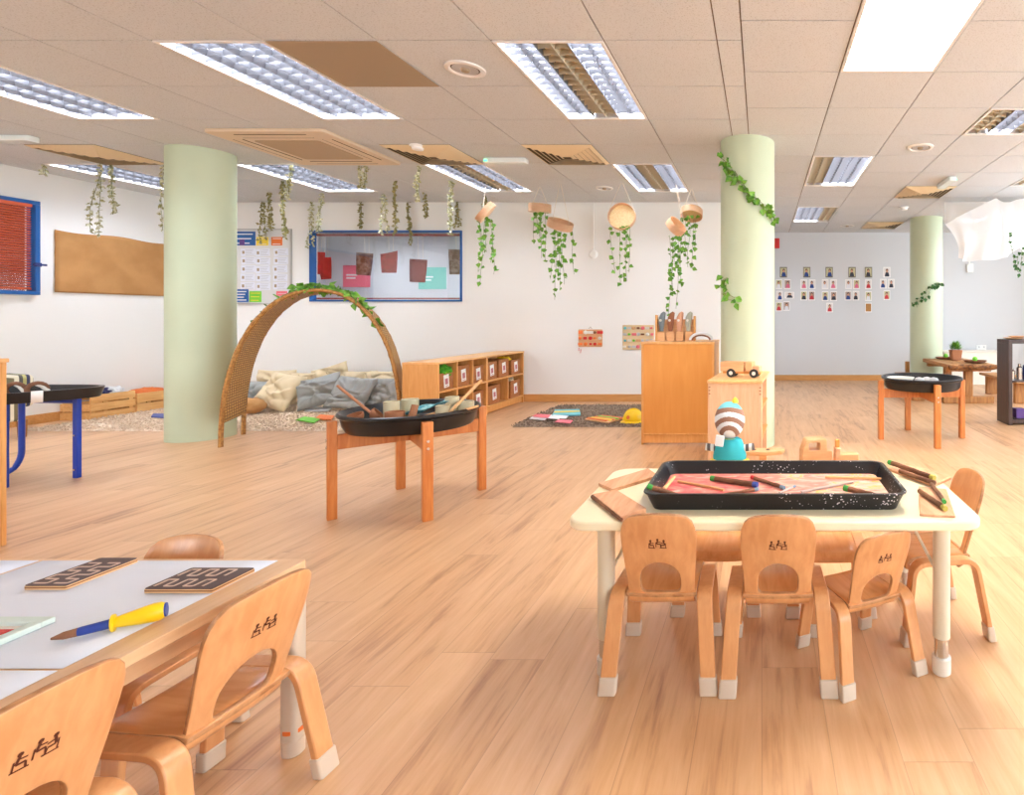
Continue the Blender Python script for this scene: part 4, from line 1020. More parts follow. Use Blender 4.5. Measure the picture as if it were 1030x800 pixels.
# rack of puppets on cabinet 1
dr = 5.0
t = empty('puppet_rack', (X(680, dr), dr, C1[4]), 'wooden rack standing on the tall orange cabinet', 'rack')
b = MB(); b.box(-.17, .17, .0, .012, 0, .20); b.build('back_board', M('toywood'), t, bevel=.003)
for s in (-1, 1): b = MB(); b.box(s*.175-.008, s*.175+.008, -.05, .02, 0, .23 if s > 0 else .24); b.build('side_panel', M('beech'), t, bevel=.003)
b = MB()
for i in range(4): b.box(-.165+i*.085, -.165+i*.085+.07, -.05, -.038, .0, .085)
b.box(-.167, .167, -.05, .0, 0, .006); b.build('pocket_front', M('toywood'), t, bevel=.003)
cols = [((120, 130, 135), 'grey'), ((150, 96, 70), 'brown'), ((212, 160, 130), 'pinkish'), ((176, 178, 160), 'pale green grey')]
for i, (c, nm) in enumerate(cols):
    mat('pup%d' % i, c, .9, bump=.3); x = -.13+i*.082
    pts = [(0, 0, .03), (0, 0, .10), (.004, 0, .15), (.016, 0, .185), (.03, 0, .205)]
    b = MB(); b.tube([(p[0], p[1], p[2]) for p in pts], [.018, .028, .030, .024, .012], 12); b.mi = 1
    b.tube([(-.004, -.029, .13), (-.004, -.033, .13)], .012, 10)
    o = b.build('finger_puppet', [M('pup%d' % i), M('offwhite')]); o.location = (X(680, dr)+x, dr-.0195, C1[4]+.06); tag(o, nm+' soft puppet standing in the rack on the tall cabinet', 'puppet', 'puppets in the rack')
b = MB(); b.tube([(.10*math.cos(a), 0, .06*math.sin(a)+.01) for a in [PI*i/16 for i in range(17)]], .012, 8); b.mi = 1; b.tube([(.082*math.cos(a), 0, .045*math.sin(a)+.008) for a in [PI*i/16 for i in range(17)]], .008, 8)
o = b.build('arch_toy', [M('toy_white'), M('bark')]); o.location = (X(705, 4.9), 4.92, C1[4]+.002); o.rotation_euler = (0, 0, .3); tag(o, 'white and brown arched toy beside the rack on the tall cabinet', 'toy')

# ---- low bench with toys behind the cream table
t = empty('low_bench', (.12, 3.05, 0), 'low wooden bench behind the cream table carrying the toys', 'bench')
b = MB(); b.box(-.55, .55, -.2, .2, .235, .26); b.build('bench_top', M('beech_flat'), t, bevel=.004)
for s in (-1, 1): b = MB(); b.box(s*.5-.012, s*.5+.012, -.18, .18, 0, .235); b.build('leg', M('beech'), t, bevel=.003)
BT = .26
# doll
dd = 3.05
kx = FPX/dd
t = empty('rag_doll', (X(734, dd), dd, BT), 'striped soft doll seen from behind, teal top and brown striped hood', 'doll')
Zb = Z(463, dd)-BT   # lower visible edge
def hh_(py): return Z(py, dd)-BT
b = MB(); b.lathe([(.10, 0), (.115, .01), (.112, hh_(463)-.0), (.098, hh_(461))], 28, sy=.75); b.build('skirt', M('yellow2'), t)
b = MB(); b.lathe([(.093, hh_(462)), (.094, hh_(458)), (.085, hh_(450)), (.068, hh_(442)), (.05, hh_(440))], 28, sy=.75); b.build('top', M('teal'), t, bevel=.002)
bm = bmesh.new(); bmesh.ops.create_uvsphere(bm, u_segments=120, v_segments=120, radius=1)
me = bpy.data.meshes.new('hood'); hz = (hh_(404)+hh_(441))/2; hr = (hh_(404)-hh_(441))/2
for m_ in ('teal_light', 'toy_brown', 'toy_white'): me.materials.append(M(m_))
for f in bm.faces:
    c = f.calc_center_median(); dist = math.hypot(c.x*.9, c.z+.78)      # arcs about a point low on the back of the head
    k = 2
    for lim, v in ((.35, 2), (.62, 1), (.84, 2), (1.08, 1), (1.32, 2), (1.54, 1), (9, 0)):
        if dist < lim: k = v; break
    f.material_index = k; f.smooth = True
for v in bm.verts: v.co = Vector((v.co.x*.085, v.co.y*.08, v.co.z*hr+hz))
bm.to_mesh(me); bm.free(); ho = bpy.data.objects.new('hood', me); COL.objects.link(ho); ho.parent = t
b = MB(); b.lathe([(.0, 0), (.02, .0), (.014, .02), (.002, .03)], 10, (.03, 0, hh_(405))); b.build('tuft', M('yellow2'), t)
b = MB(); b.prism(rrect(-.024, .024, -.006, .006, .005), 0, .062); o = b.build('ear', M('toy_white'), t, bevel=.008); o.location = (-.056, -.075, hh_(446)); o.rotation_euler = (0, .15, 0)
b = MB(); b.lathe([(.05, 0), (.058, .008), (.05, .016)], 20, (0, 0, hh_(443)), sy=.8); b.build('collar', mat('collar_lime', (190, 196, 60), .8), t)
for s in (-1, 1):
    b = MB(); b.tube([(s*.075, 0, hh_(451)), (s*.135, -.01, hh_(449))], .02, 14); b.build('sleeve', M('toy_sleeve'), t)
# wooden board with holes
t = empty('peg_board', (X(762, 3.15), 3.16, BT), 'flat wooden board with holes, beside the doll', 'board')
b = MB(); b.prism([(-.17, -.05), (.05, -.055), (.14, -.02), (.16, .03), (.05, .05), (-.17, .05)], .068, .09); b.build('board', M('toywood'), t, bevel=.003)
b = MB()
for x in (-.1, -.02, .06): b.lathe([(.012, .0905), (.012, .0915)], 14, (x, .005, 0))
b.build('hole_rings', M('dark'), t)
for x in (-.13, .03): b = MB(); b.box(x-.02, x+.02, -.03, .03, 0, .068); b.build('foot', M('toywood'), t)
# wooden vehicles
dv = 3.0
def sid(pts, y0, y1, m, par, name, bev=.004):
    b = MB(); n = len(pts); vs = [(x, y0, z) for x, z in pts]+[(x, y1, z) for x, z in pts]
    b.add(vs, [tuple(range(n)), tuple(range(2*n-1, n-1, -1))]+[(i, n+i, n+(i+1) % n, (i+1) % n) for i in range(n)]); return b.build(name, M(m), par, bevel=bev)
t = empty('wooden_van', (X(821, dv), dv, BT), 'block-shaped wooden van with a cut-out window, behind the cream table', 'toy vehicle', R(8))
def zz(py): return Z(py, dv)-BT
def keyhole(outer, hole, y0, y1, m, par, name, bev=.004):
    """solid slab with a hole: outline counter-clockwise, hole clockwise, joined by a seam"""
    ring = outer+[outer[0]]+[hole[0]]+hole[1:][::1]+[hole[0]]
    no, nh = len(outer), len(hole); V = outer+hole; vs = [(x, y0, z) for x, z in V]+[(x, y1, z) for x, z in V]; N = no+nh
    k = min(range(no*nh), key=lambda q: (outer[q//nh][0]-hole[q % nh][0])**2+(outer[q//nh][1]-hole[q % nh][1])**2); a, h = k//nh, k % nh
    loop = [(a+i) % no for i in range(no+1)]+[no+(h+i) % nh for i in range(nh+1)]
    # two halves so that no face has doubled corners: split at the far side too
    a2 = (a+no//2) % no; h2 = min(range(nh), key=lambda q: (outer[a2][0]-hole[q][0])**2+(outer[a2][1]-hole[q][1])**2)
    def run(s_, e_, n_, o_): 
        out_ = [s_]; 
        while out_[-1] != e_: out_.append((out_[-1]+1) % n_)
        return [q+o_ for q in out_]
    f1 = run(a, a2, no, 0)+run(h2, h, nh, no); f2 = run(a2, a, no, 0)+run(h, h2, nh, no)
    F = [f1, f2, [q+N for q in f1[::-1]], [q+N for q in f2[::-1]]]
    F += [(i, (i+1) % no, N+(i+1) % no, N+i) for i in range(no)]+[(no+i, no+(i+1) % nh, N+no+(i+1) % nh, N+no+i) for i in range(nh)]
    b = MB(); b.add(vs, F); return b.build(name, M(m), par, bevel=bev, smooth=40)
rr = lambda x0, x1, z0, z1, r_: [(x, z) for x, z in rrect(x0, x1, z0, z1, r_, 3)]
zt_ = zz(440.5)
outer = [(-.088, .03), (.080, .03), (.080, zz(453)), (.052, zz(452)), (.050, zt_-.006), (.044, zt_), (-.056, zt_), (-.066, zt_-.008), (-.086, zz(452))]
hole = rr(-.05, .012, zz(451.5), zz(443.8), .009)[::-1]
keyhole(outer, hole, -.04, .04, 'toywood', t, 'body')
for x in (-.04, .045): wheel(t, x, -.045, .034, .032, .012, 'beech_pale', 'offwhite')
t = empty('wooden_engine', (X(847, dv), dv-.02, BT), 'small wooden engine with a chimney block right of the van', 'toy vehicle', R(4))
b = MB(); b.box(-.035, .085, -.03, .03, .03, zz(455)); b.build('body', M('toywood'), t, bevel=.006)
b = MB(); b.box(-.045, -.016, -.03, .03, .03, zz(449)); b.build('cab', M('plank_pale'), t, bevel=.004)
b = MB(); b.box(-.042, -.018, -.012, .012, zz(449), zz(441)); b.build('chimney', M('beech_orange'), t, bevel=.004)
for x in (0, .055): wheel(t, x, -.04, .032, .028, .014, 'plank_pale', 'offwhite')
# ============================================================ things on walls, ceiling and floor
# ---- leaf makers
def leaf_verts(b, p, d, up, L, W, fold=.15):
    d = d.normalized(); s = d.cross(up)
    if s.length < 1e-3: s = d.cross(Vector((1, 0, 0)))
    s.normalize(); n = s.cross(d)
    P = [p, p+d*L*.28+s*W*.5+n*W*fold, p+d*L*.5+s*W*.42+n*W*fold*.6, p+d*L, p+d*L*.5-s*W*.42+n*W*fold*.6, p+d*L*.28-s*W*.5+n*W*fold, p+d*L*.35]
    b.add(P, [(0, 1, 2, 6), (6, 2, 3), (6, 3, 4), (0, 6, 4, 5)])
def rvec(rng, s=1): return Vector((rng.uniform(-s, s), rng.uniform(-s, s), rng.uniform(-s, s)))
def vine(name, strands, L, W, step, label, cat='ivy', mats=('stem', 'ivy'), group=None, seed=1, two=True, root=None):
    """strands: list of point lists in world space"""
    rng = random.Random(seed); o0 = Vector(strands[0][0])
    sb = MB(); lb = MB(); sb.T = Matrix.Translation(-o0); lb.T = Matrix.Translation(-o0)
    for pts in strands:
        pts = [Vector(p) for p in pts]; sb.tube(pts, .0022, 5)
        acc = 0; k = 0
        for i in range(len(pts)-1):
            seg = pts[i+1]-pts[i]; l = seg.length
            while acc < l:
                p = pts[i]+seg*(acc/l); k += 1
                d = rvec(rng)+Vector((0, 0, -.5)); d = d.normalized()
                leaf_verts(lb, p+rvec(rng, .004), d, Vector((rng.uniform(-.4, .4), -1, rng.uniform(-.2, .5))), L*rng.uniform(.75, 1.2), W*rng.uniform(.8, 1.2))
                acc += step*rng.uniform(.7, 1.3)
            acc -= l
    s = sb.build(name, M(mats[0])); s.location = o0; tag(s, label, cat, group)
    lb.build('leaves', M(mats[1]), s, smooth=0)
    return s
def droop(p, length, rng, sway=.02, n=10):
    p = Vector(p); out = [p.copy()]; v = Vector((0, 0, -1))
    for i in range(n):
        v = (v+Vector((rng.uniform(-1, 1), rng.uniform(-1, 1), 0))*sway*6+Vector((0, 0, -.3))).normalized(); out.append(out[-1]+v*length/n)
    return out
# ---- thin garlands hanging from the ceiling
GAR = [(43, 165, 176, 'leftmost silvery leaf garland, short, near the left wall'), (101, 163, 238, 'long silvery leaf garland in front of the hessian board, left one of the pair'), (111, 165, 216, 'silvery leaf garland in front of the hessian board, right one of the pair'),
 (164.5, 166, 232, 'silvery garland hanging right at the left edge of the left column'), (264, 204, 245, 'dark leaf garland hanging over the whiteboard, left one'), (270, 193, 232, 'dark leaf garland hanging over the whiteboard, right one of the dark pair'),
 (284, 182, 239, 'long pale leaf garland just right of the dark pair over the whiteboard'), (293, 166, 200, 'thin short garland in front of the light above the whiteboard'), (313, 204, 250, 'leaf garland at the left corner of the interior window'), (323, 194, 234, 'pale thin garland near the left end of the interior window'),
 (362, 204, 230, 'short dark garland over the left half of the interior window'), (362, 167, 190, 'short garland from the louvred light, left one of the pair'), (367, 167, 190, 'short garland from the louvred light, right one of the pair'), (385, 195, 235, 'thin pale garland above the middle of the interior window'),
 (397.5, 182, 236, 'long dark garland above the middle of the interior window'), (410, 204, 248, 'dark garland ending in front of the interior window glass'), (420.5, 167, 203, 'garland hanging left of the louvred light near the window'), (426.5, 194, 220, 'short dark garland over the right half of the interior window'),
 (454, 182, 236, 'long pale leaf garland near the right end of the interior window'), (459.5, 204, 231, 'dark garland at the right corner of the interior window'), (488, 197, 214, 'short dark garland beside the first hanging basket')]
for i, (px, y0, y1, lb) in enumerate(GAR):
    d = min(855.7/(321-y0), 7.25); x = X(px, d); L = (y1-y0)*d/FPX; rng = random.Random(i)
    dark = 'dark' in lb
    vine('leaf_garland', [droop((x, d, CEIL-.001), L, rng, .02, 12), droop((x+.01, d+.006, CEIL-.001), L*.96, rng, .025, 12)], .040, .030, .015, lb, 'garland', ('stem', 'garland_dark' if dark else 'silver_leaf'), 'leaf garlands hanging from the ceiling', i+10) if (MATS.get('garland_dark') or mat('garland_dark', (168, 160, 104), .6, var=(120, 114, 66), vscale=40)) else None
# ---- hanging baskets
def basket(px, py, d, r, h, rot, label, cords, strands, seed, ivlab):
    x, z = X(px, d), Z(py, d)
    t = empty('hanging_basket', (x, d, z), label, 'basket', group='round wooden hanging baskets')
    Rm = Euler(rot).to_matrix().to_4x4()
    b = MB(); b.T = Rm
    b.lathe([(r, -h/2), (r, h/2), (r-.007, h/2), (r-.007, -h/2+.006)], 40, capb=False, capt=False); b.add([(r*math.cos(2*PI*k/40), r*math.sin(2*PI*k/40), -h/2) for k in range(40)], []);
    b.lathe([(r-.007, -h/2+.006), (r-.007, h/2), (r, h/2), (r, -h/2), (.001, -h/2)], 40, capb=True, capt=True)
    b.build('drum', M('basket_wood'), t, bevel=.0015)
    b = MB(); b.T = Rm; b.lathe([(r-.008, -h/2+.007), (r-.008, -h/2+.010)], 40); b.build('woven_base', M('basket_weave'), t)
    b = MB()
    for (dx, dy) in cords:
        loc = Rm @ Vector((dx*r, dy*r, h/2)); loc = loc if loc.z > 0 else Vector((loc.x, loc.y, -loc.z)); b.tube([loc, (0+dx*.01, 0, CEIL-z-.001)], .003, 5)
    b.build('cord', M('cord'), t)
    rng = random.Random(seed); S = []
    for sx_, sz0, L in strands: S.append(droop((x+sx_, d-.02+rng.uniform(-.03, .03), z+sz0), L, rng, .02, 10))
    vine('ivy_vine', S, .062, .054, .075, ivlab, 'ivy', group='ivy trailing from the baskets', seed=seed)
wood('basket_wood', (250, 216, 176), (240, 198, 154), 'X', .5)
mat('basket_weave', (248, 226, 176), .6, bump=.6, bscale=160, var=(240, 208, 150), vscale=60)
BD = 6.45
s_ = BD/FPX
basket(488.5, 213.5, BD, .14, .075, (0, R(-52), R(27)), 'round wooden basket hung on edge, leftmost of the hanging row', [(0, .7), (0, -.7)], [(-.05, -.10, .62), (.0, -.06, .80), (.05, -.08, .66), (.08, -.1, .5), (-.07, -.12, .3), (.02, -.08, .4)], 21, 'ivy trailing from the leftmost hanging basket')
basket(543, 209.5, BD, .127, .095, (R(4), R(2), 0), 'round flat wooden basket hanging level, second from left', [(.7, 0), (-.7, 0)], [(-.07, -.05, .38), (-.03, -.05, .55), (.02, -.05, .42), (.06, -.05, .58), (-.04, -.05, .25), (.03, -.05, .3)], 22, 'ivy trailing from the level basket second from left')
basket(563.5, 226, BD-.15, .145, .085, (R(16), R(20), 0), 'round wooden basket tilted right, third from left in the hanging row', [(.7, 0), (-.7, 0)], [(-.08, -.08, .55), (-.03, -.08, .68), (.0, -.1, .78), (.04, -.1, .6), (.14, -.08, .5), (.02, -.05, .4), (-.05, -.1, .4)], 23, 'dense ivy trailing from the third basket from left')
basket(625.5, 218, BD-.2, .158, .06, (R(80), 0, 0), 'round basket hung face-on showing its woven base, beside the louvred light', [(.95, .3), (-.95, .3)], [(-.14, -.12, .55), (-.02, -.15, .62), (.04, -.15, .6), (.10, -.13, .52), (.07, -.13, .35)], 24, 'ivy trailing behind the face-on round basket')
basket(680, 228, BD-.1, .12, .09, (R(0), R(52), R(-26)), 'round wooden basket tipped on edge, second from right in the hanging row', [(.3, .8), (-.3, .8)], [(-.07, -.12, .7), (-.02, -.12, .92), (.03, -.12, .85), (-.04, -.12, .5), (.06, -.12, .6), (0, -.12, .35)], 25, 'long ivy trailing from the tipped basket second from right')
basket(695.5, 215, BD+.1, .135, .085, (R(157), R(0), 0), 'round wooden basket tilted towards us, rightmost of the hanging row', [(.7, 0), (-.7, 0)], [(-.07, -.05, .45), (-.02, -.05, .6), (.03, -.05, .62), (.06, -.05, .4), (-.1, -.05, .6)], 26, 'ivy trailing from the rightmost hanging basket')
# ---- ivy on the columns, drape
def pathvine(pts, label, seed, m='ivy', L=.068, W=.058, step=.065, extra=0):
    rng = random.Random(seed); P = []
    for i in range(len(pts)-1):
        for k in range(5):
            f = k/5; P.append(Vector(pts[i]).lerp(Vector(pts[i+1]), f)+rvec(rng, .012))
    P.append(Vector(pts[-1])); S = [P]
    for e in range(extra): S.append([p+Vector((rng.uniform(.0, .05), -.01, rng.uniform(-.05, .03))) for p in P[e::2]])
    return vine('ivy_vine', S, L, W, step, label, 'ivy', ('stem', m), 'ivy on the columns', seed)
def colpt(px, py, c, off=.025):
    """point on the front of a column that stands where column c stands"""
    x0, y0, r = c; ux = (px-CX)/FPX; A = ux*ux+1; B = -2*(ux*x0+y0); Cc = x0*x0+y0*y0-(r+off)**2; D = B*B-4*A*Cc
    d = (-B-math.sqrt(D))/(2*A) if D > 0 else -B/(2*A)
    return (ux*d, d, Z(py, d))
c = COLS[1]
pathvine([colpt(p, q, c) for p, q in ((727, 155), (731, 172), (742, 184), (755, 196), (766, 206), (774, 214), (778, 226))], 'ivy winding over the top of the middle column', 31, extra=2)
pathvine([colpt(p, q, c) for p, q in ((727, 277), (725, 290), (731, 298), (742, 299))], 'short ivy sprig on the left side of the middle column', 32, extra=1)
c = COLS[2]
pathvine([colpt(p, q, c, .04) for p, q in ((917, 307), (925, 300), (934, 290), (940, 285), (947, 286))], 'ivy sprig round the far right column', 33, 'ivy_dark', extra=1)
# ---- willow arch
A0 = Vector((*fl(222, 450), 0)); wv = Vector((-.30, .52, 0)); adir = Vector((.857, .514, 0)); span = 1.30
t = empty('willow_arch', A0+adir*span/2+wv/2, 'woven willow arch standing between the left column and the play tray', 'arch')
org = Vector(t.location); HH = 1.385; n = 72; m_ = 14; vs = []; fs = []; uvs = []
def ap(f, v, ro=0):
    a = PI*f; ca, sa = math.cos(a), math.sin(a)
    s = span/2-(span/2+ro)*math.copysign(abs(ca)**.95, ca); z = (HH+ro)*abs(sa)**.86
    k = .5+.5*(1-.38*abs(sa)**2)/1      # band gets a little narrower at the top
    return A0+adir*s+wv*(.5+(v-.5)*(1-.12*sa**2))+Vector((0, 0, z))-org
for i in range(n+1):
    f = .035+.93*i/n
    for j in range(m_+1):
        p = ap(f, j/m_); wob = .004*math.sin(i*2.2+(j % 2)*PI); vs.append(p+Vector((adir.x, adir.y, 0))*wob); uvs.append((i*.045, j/m_*.6, 0))
for i in range(n):
    for j in range(m_): a = i*(m_+1)+j; fs.append((a, a+1, a+m_+2, a+m_+1))
b = MB(); b.add(vs, fs); o = b.build('woven_band', M('willow'), t, solid=.032, smooth=60)
at = o.data.attributes.new('wv', 'FLOAT_VECTOR', 'POINT'); at.data.foreach_set('vector', [q for u in uvs for q in u])
for v in (0, 1):
    b = MB(); P = [ap(.0+1.0*i/60, v) for i in range(61)]
    for k, off in enumerate((-.008, .008)): b.tube([p+Vector((0, off, .004*math.sin(i*1.3+k*PI))) for i, p in enumerate(P)], .012, 8)
    b.build('edge_rod', M('willow_rod') if 'willow_rod' in MATS else mat('willow_rod', (190, 138, 70), .6, var=(150, 100, 44), vscale=50), t)
rng = random.Random(5)
P = [ap(.36+.40*i/16, .15+.1*math.sin(i))+org+Vector((0, -.01, .03+.01*rng.random())) for i in range(17)]
vine('ivy_vine', [P, [p+rvec(rng, .025) for p in P[3:]], [p+rvec(rng, .03) for p in P[4:14]]], .075, .06, .03, 'ivy laid over the top and right side of the willow arch', 'ivy', ('stem', 'ivy'), None, 8)
P = [ap(.27+.05*i/3, .1)+org+Vector((0, -.01, .03)) for i in range(4)]
vine('ivy_vine', [P], .06, .05, .05, 'small dark ivy sprig at the left shoulder of the willow arch', 'ivy', ('stem', 'ivy_dark'), None, 9)
# ---- rugs
def rug(x0, x1, y0, y1, m, label, seed, dens, h=.03):
    rng = random.Random(seed); cx, cy = (x0+x1)/2, (y0+y1)/2
    nx, ny = int((x1-x0)/.03), int((y1-y0)/.03); vs = []; fs = []
    for j in range(ny+1):
        for i in range(nx+1):
            ed = 1 if 0 < i < nx and 0 < j < ny else 0
            vs.append((x0+(x1-x0)*i/nx-cx+rng.uniform(-.012, .012), y0+(y1-y0)*j/ny-cy+rng.uniform(-.012, .012), (.012+h*.5*rng.random()) if ed else .003))
    for j in range(ny):
        for i in range(nx): a = j*(nx+1)+i; fs.append((a, a+1, a+nx+2, a+nx+1))
    b = MB(); b.add(vs, fs); o = b.build('rug', M(m), smooth=0); o.location = (cx, cy, 0); tag(o, label, 'rug')
    q = MB()
    for k in range(int((x1-x0)*(y1-y0)*dens)):
        x, y = rng.uniform(x0, x1)-cx, rng.uniform(y0, y1)-cy; a = rng.uniform(0, 2*PI); l = h*rng.uniform(.6, 1.1); w = .004
        dx, dy = math.cos(a), math.sin(a)
        q.add([(x-dy*w, y+dx*w, .01), (x+dy*w, y-dx*w, .01), (x+dx*l*.6, y+dy*l*.6, .01+l*.8), (x+dx*l*1.1, y+dy*l*1.1, .01+l*.55)], [(0, 1, 2), (1, 3, 2)])
    p = q.build('shag_pile', M(m), o, smooth=0); p['kind'] = 'stuff'
    return o
rug(-7.32, -3.62, 5.36, 7.0, 'shag_beige', 'large beige shag rug in the reading corner behind the willow arch', 1, 2600)
RB0, RB1 = X(514, 5.56), -.80
rug(RB0, RB1, 5.56, 6.90, 'shag_brown', 'brown shag rug with toys, in front of the back wall', 2, 3000)
# ---- cushions
def cushion(px, pyb, d, w, h, m, label, lean=65, rz=0, seed=1, rollv=0, th=.155):
    bm = bmesh.new(); bmesh.ops.create_grid(bm, x_segments=26, y_segments=26, size=1)
    bm2 = bm.copy(); me = bpy.data.meshes.new('cushion')
    vs = []; fs = []
    N = 41
    rg = random.Random(seed*7); FO = []
    for _ in range(9):
        th_ = rg.uniform(0, PI); FO.append((rg.choice((-.38, -.3, .22)), math.cos(th_), math.sin(th_), rg.uniform(0, 6), rg.uniform(-.7, .7), rg.uniform(.07, .14)))
    def prof(u, v): return max(0, (1-u**4))**.5*max(0, (1-v**4))**.5
    for side in (1, -1):
        for j in range(N):
            for i in range(N):
                u, v = i/(N-1)*2-1, j/(N-1)*2-1; k = 1-.09*(abs(u*v))**0-.0
                pin = 1-.07*(1-abs(u))*1-.0; x = u*w/2*(1-.06*(1-v*v)); y = v*h/2*(1-.06*(1-u*u))
                nz = noise.noise(Vector((u*1.4+seed*3.1, v*1.4, side)))*.35+sum(a_*math.exp(-((u*cx_+v*sy_+.25*math.sin(2.2*(v*cx_-u*sy_)+ph_)-o_)/w_)**2) for a_, cx_, sy_, ph_, o_, w_ in FO)+.1
                z = side*th/2*prof(u, v)*(1+nz-.12)
                vs.append((x, y, z))
    for s in (0, 1):
        for j in range(N-1):
            for i in range(N-1):
                a = s*N*N+j*N+i; q = (a, a+1, a+N+1, a+N); fs.append(q if s == 0 else q[::-1])
    bm.free(); bm2.free()
    b = MB(); b.add(vs, fs)
    o = b.build('cushion', M(m), smooth=180)
    bm = bmesh.new(); bm.from_mesh(o.data); bmesh.ops.remove_doubles(bm, verts=bm.verts[:], dist=.0004); bmesh.ops.recalc_face_normals(bm, faces=bm.faces[:]); bm.to_mesh(o.data); bm.free()
    for p in o.data.polygons: p.use_smooth = True
    rot = Euler((0, 0, rz)).to_matrix() @ Euler((R(lean), 0, 0)).to_matrix() @ Euler((0, 0, rollv)).to_matrix()
    zs = [(rot @ v.co).z for v in o.data.vertices]; z = (.032 if d < 7.0 else .032)-min(zs)
    o.rotation_euler = rot.to_euler(); o.location = (X(px, d), d, z); tag(o, label, 'cushion', 'cushions in the reading corner'); return o
cushion(276, 0, 6.92, .50, .44, 'beige_cloth', 'beige cushion against the wall at the left end, behind the big beige one', 78, 0, 1)
cushion(306, 0, 6.88, .40, .42, 'beige_cloth', 'beige cushion just right of the big beige one', 72, .1, 2)
cushion(333, 0, 6.95, .46, .44, 'beige_cloth', 'beige cushion with a raised corner, against the wall in the middle', 78, 0, 3, .30)
cushion(361, 0, 6.97, .44, .42, 'beige_cloth', 'beige cushion against the wall behind the right grey cushions', 80, 0, 4)
cushion(388, 0, 6.97, .46, .42, 'beige_cloth', 'beige cushion against the wall at the right end by the shelf', 80, 0, 5)
cushion(258, 0, 6.62, .42, .36, 'grey_cloth', 'grey cushion at the left, partly behind the willow arch', 60, .2, 6)
cushion(281, 0, 6.45, .50, .46, 'beige_cloth', 'big beige cushion at the front of the row, left side', 58, -.15, 7, -.12)
cushion(321, 0, 6.50, .46, .40, 'grey_cloth', 'grey cushion in the middle of the row, slumped', 55, .2, 8, .35)
cushion(353, 0, 6.50, .50, .42, 'grey_cloth', 'grey cushion right of the middle, behind the stick', 58, -.05, 9, -.08)
cushion(386, 0, 6.62, .40, .40, 'grey_cloth', 'grey cushion at the right end behind the arch leg', 60, .1, 10)
# items on the beige rug
def flat(name, pts_px, z, h, m, label, cat, group=None):
    P = [Vector((*tz(x, y, z+h), 0)) for x, y in pts_px]; c = sum(P, Vector())/len(P)
    b = MB(); b.prism([(p.x-c.x, p.y-c.y) for p in P], 0, h); o = b.build(name, M(m), bevel=.002); o.location = (c.x, c.y, z); return tag(o, label, cat, group)
flat('picture_book', [(298, 422), (316, 425), (322, 421), (306, 419)], .034, .012, 'lime', 'green picture book lying on the beige rug', 'book')
flat('picture_book', [(316, 421), (333, 422), (336, 418), (322, 417)], .034, .012, 'orange', 'orange and pink picture book beside the green one on the beige rug', 'book')
flat('picture_book', [(306, 413), (330, 413), (334, 410), (314, 409)], .034, .014, 'grey_light', 'grey book lying on the rug in front of the cushions', 'book')
flat('picture_book', [(152, 419), (168, 420), (166, 416), (154, 416)], .034, .012, 'blue', 'blue and white book on the rug at the edge of the left column', 'book')
blob('woven_pouf', (X(253, 6.2), 6.2, .12), (.14, .12, .09), 'hessian', 'tan woven cushion pad seen through the left leg of the arch', 'cushion', .12, 4)
# items on the brown rug
rz_ = .034
flat('picture_book', [(555, 418), (584, 417), (583, 411.5), (558, 412)], rz_, .015, 'teal_light', 'pale teal book lying at the back of the brown rug', 'book')
flat('paper_strip', [(557, 415), (583, 414), (583, 413), (558, 413.6)], rz_+.016, .004, 'yellow2', 'yellow green strip lying on the pale teal book', 'paper')
rng = random.Random(4)
for k in range(7):
    x0, y0 = rng.uniform(530, 560), rng.uniform(418, 426)
    flat('paper_card', [(x0, y0), (x0+16, y0+1.5), (x0+19, y0-1.5), (x0+4, y0-2.5)], rz_+.004*k, .004, 'white' if k % 3 else 'pink', ['white card at the left of the heap on the brown rug', 'white card near the front of the heap on the brown rug', 'pink tinted card in the heap on the brown rug', 'white card in the middle of the heap on the brown rug', 'white card at the right of the heap on the brown rug', 'white card near the back of the heap on the brown rug', 'topmost white card of the heap on the brown rug'][k], 'card', 'cards on the brown rug')
o = flat('puzzle_board', [(588, 421.5), (612, 425), (628, 420), (606, 417.5)], rz_, .012, 'toywood', 'flat wooden board with coloured strips on the brown rug', 'board')
cs = ['orange', 'yellow2', 'orange', 'lime', 'orange']
for k in range(5):
    f = k/5; x0 = 590+f*18; y0 = 421-f*3
    P = [Vector((*tz(x, y, rz_+.014), 0)) for x, y in ((x0, y0), (x0+20, y0+2.8), (x0+22, y0+2.0), (x0+2, y0-.7))]; cc = Vector(o.location)
    b = MB(); b.prism([(p.x-cc.x, p.y-cc.y) for p in P], .012, .02); b.build('strip', M(cs[k]), o)
hx_, hy_ = tz(637, 427, rz_); hy_ = 5.75; hx_ = X(637, hy_)
t = empty('hard_hat', (hx_, hy_, .03), 'yellow toy hard hat on the brown rug beside the tall orange cabinet', 'hat', R(15))
b = MB(); b.lathe([(.088, .0), (.09, .03), (.084, .065), (.066, .098), (.036, .12), (.001, .127)], 32, sx=1.12, capt=False); b.build('shell', M('yellow'), t)
b = MB(); b.lathe([(.115, -.006), (.118, -.001), (.09, .012)], 32, sx=1.15, capt=True); b.build('brim', M('yellow'), t)
b = MB(); b.tube([(.101*math.cos(a), 0, .127*math.sin(a)+.003) for a in [PI*i/20 for i in range(21)]], .010, 8); b.build('ridge', M('yellow'), t)
b = MB(); b.lathe([(.02, 0), (.02, .003)], 20); o = b.build('badge', M('orange'), t); o.location = (-.055, -.082, .055); o.rotation_euler = (R(75), 0, R(-30))
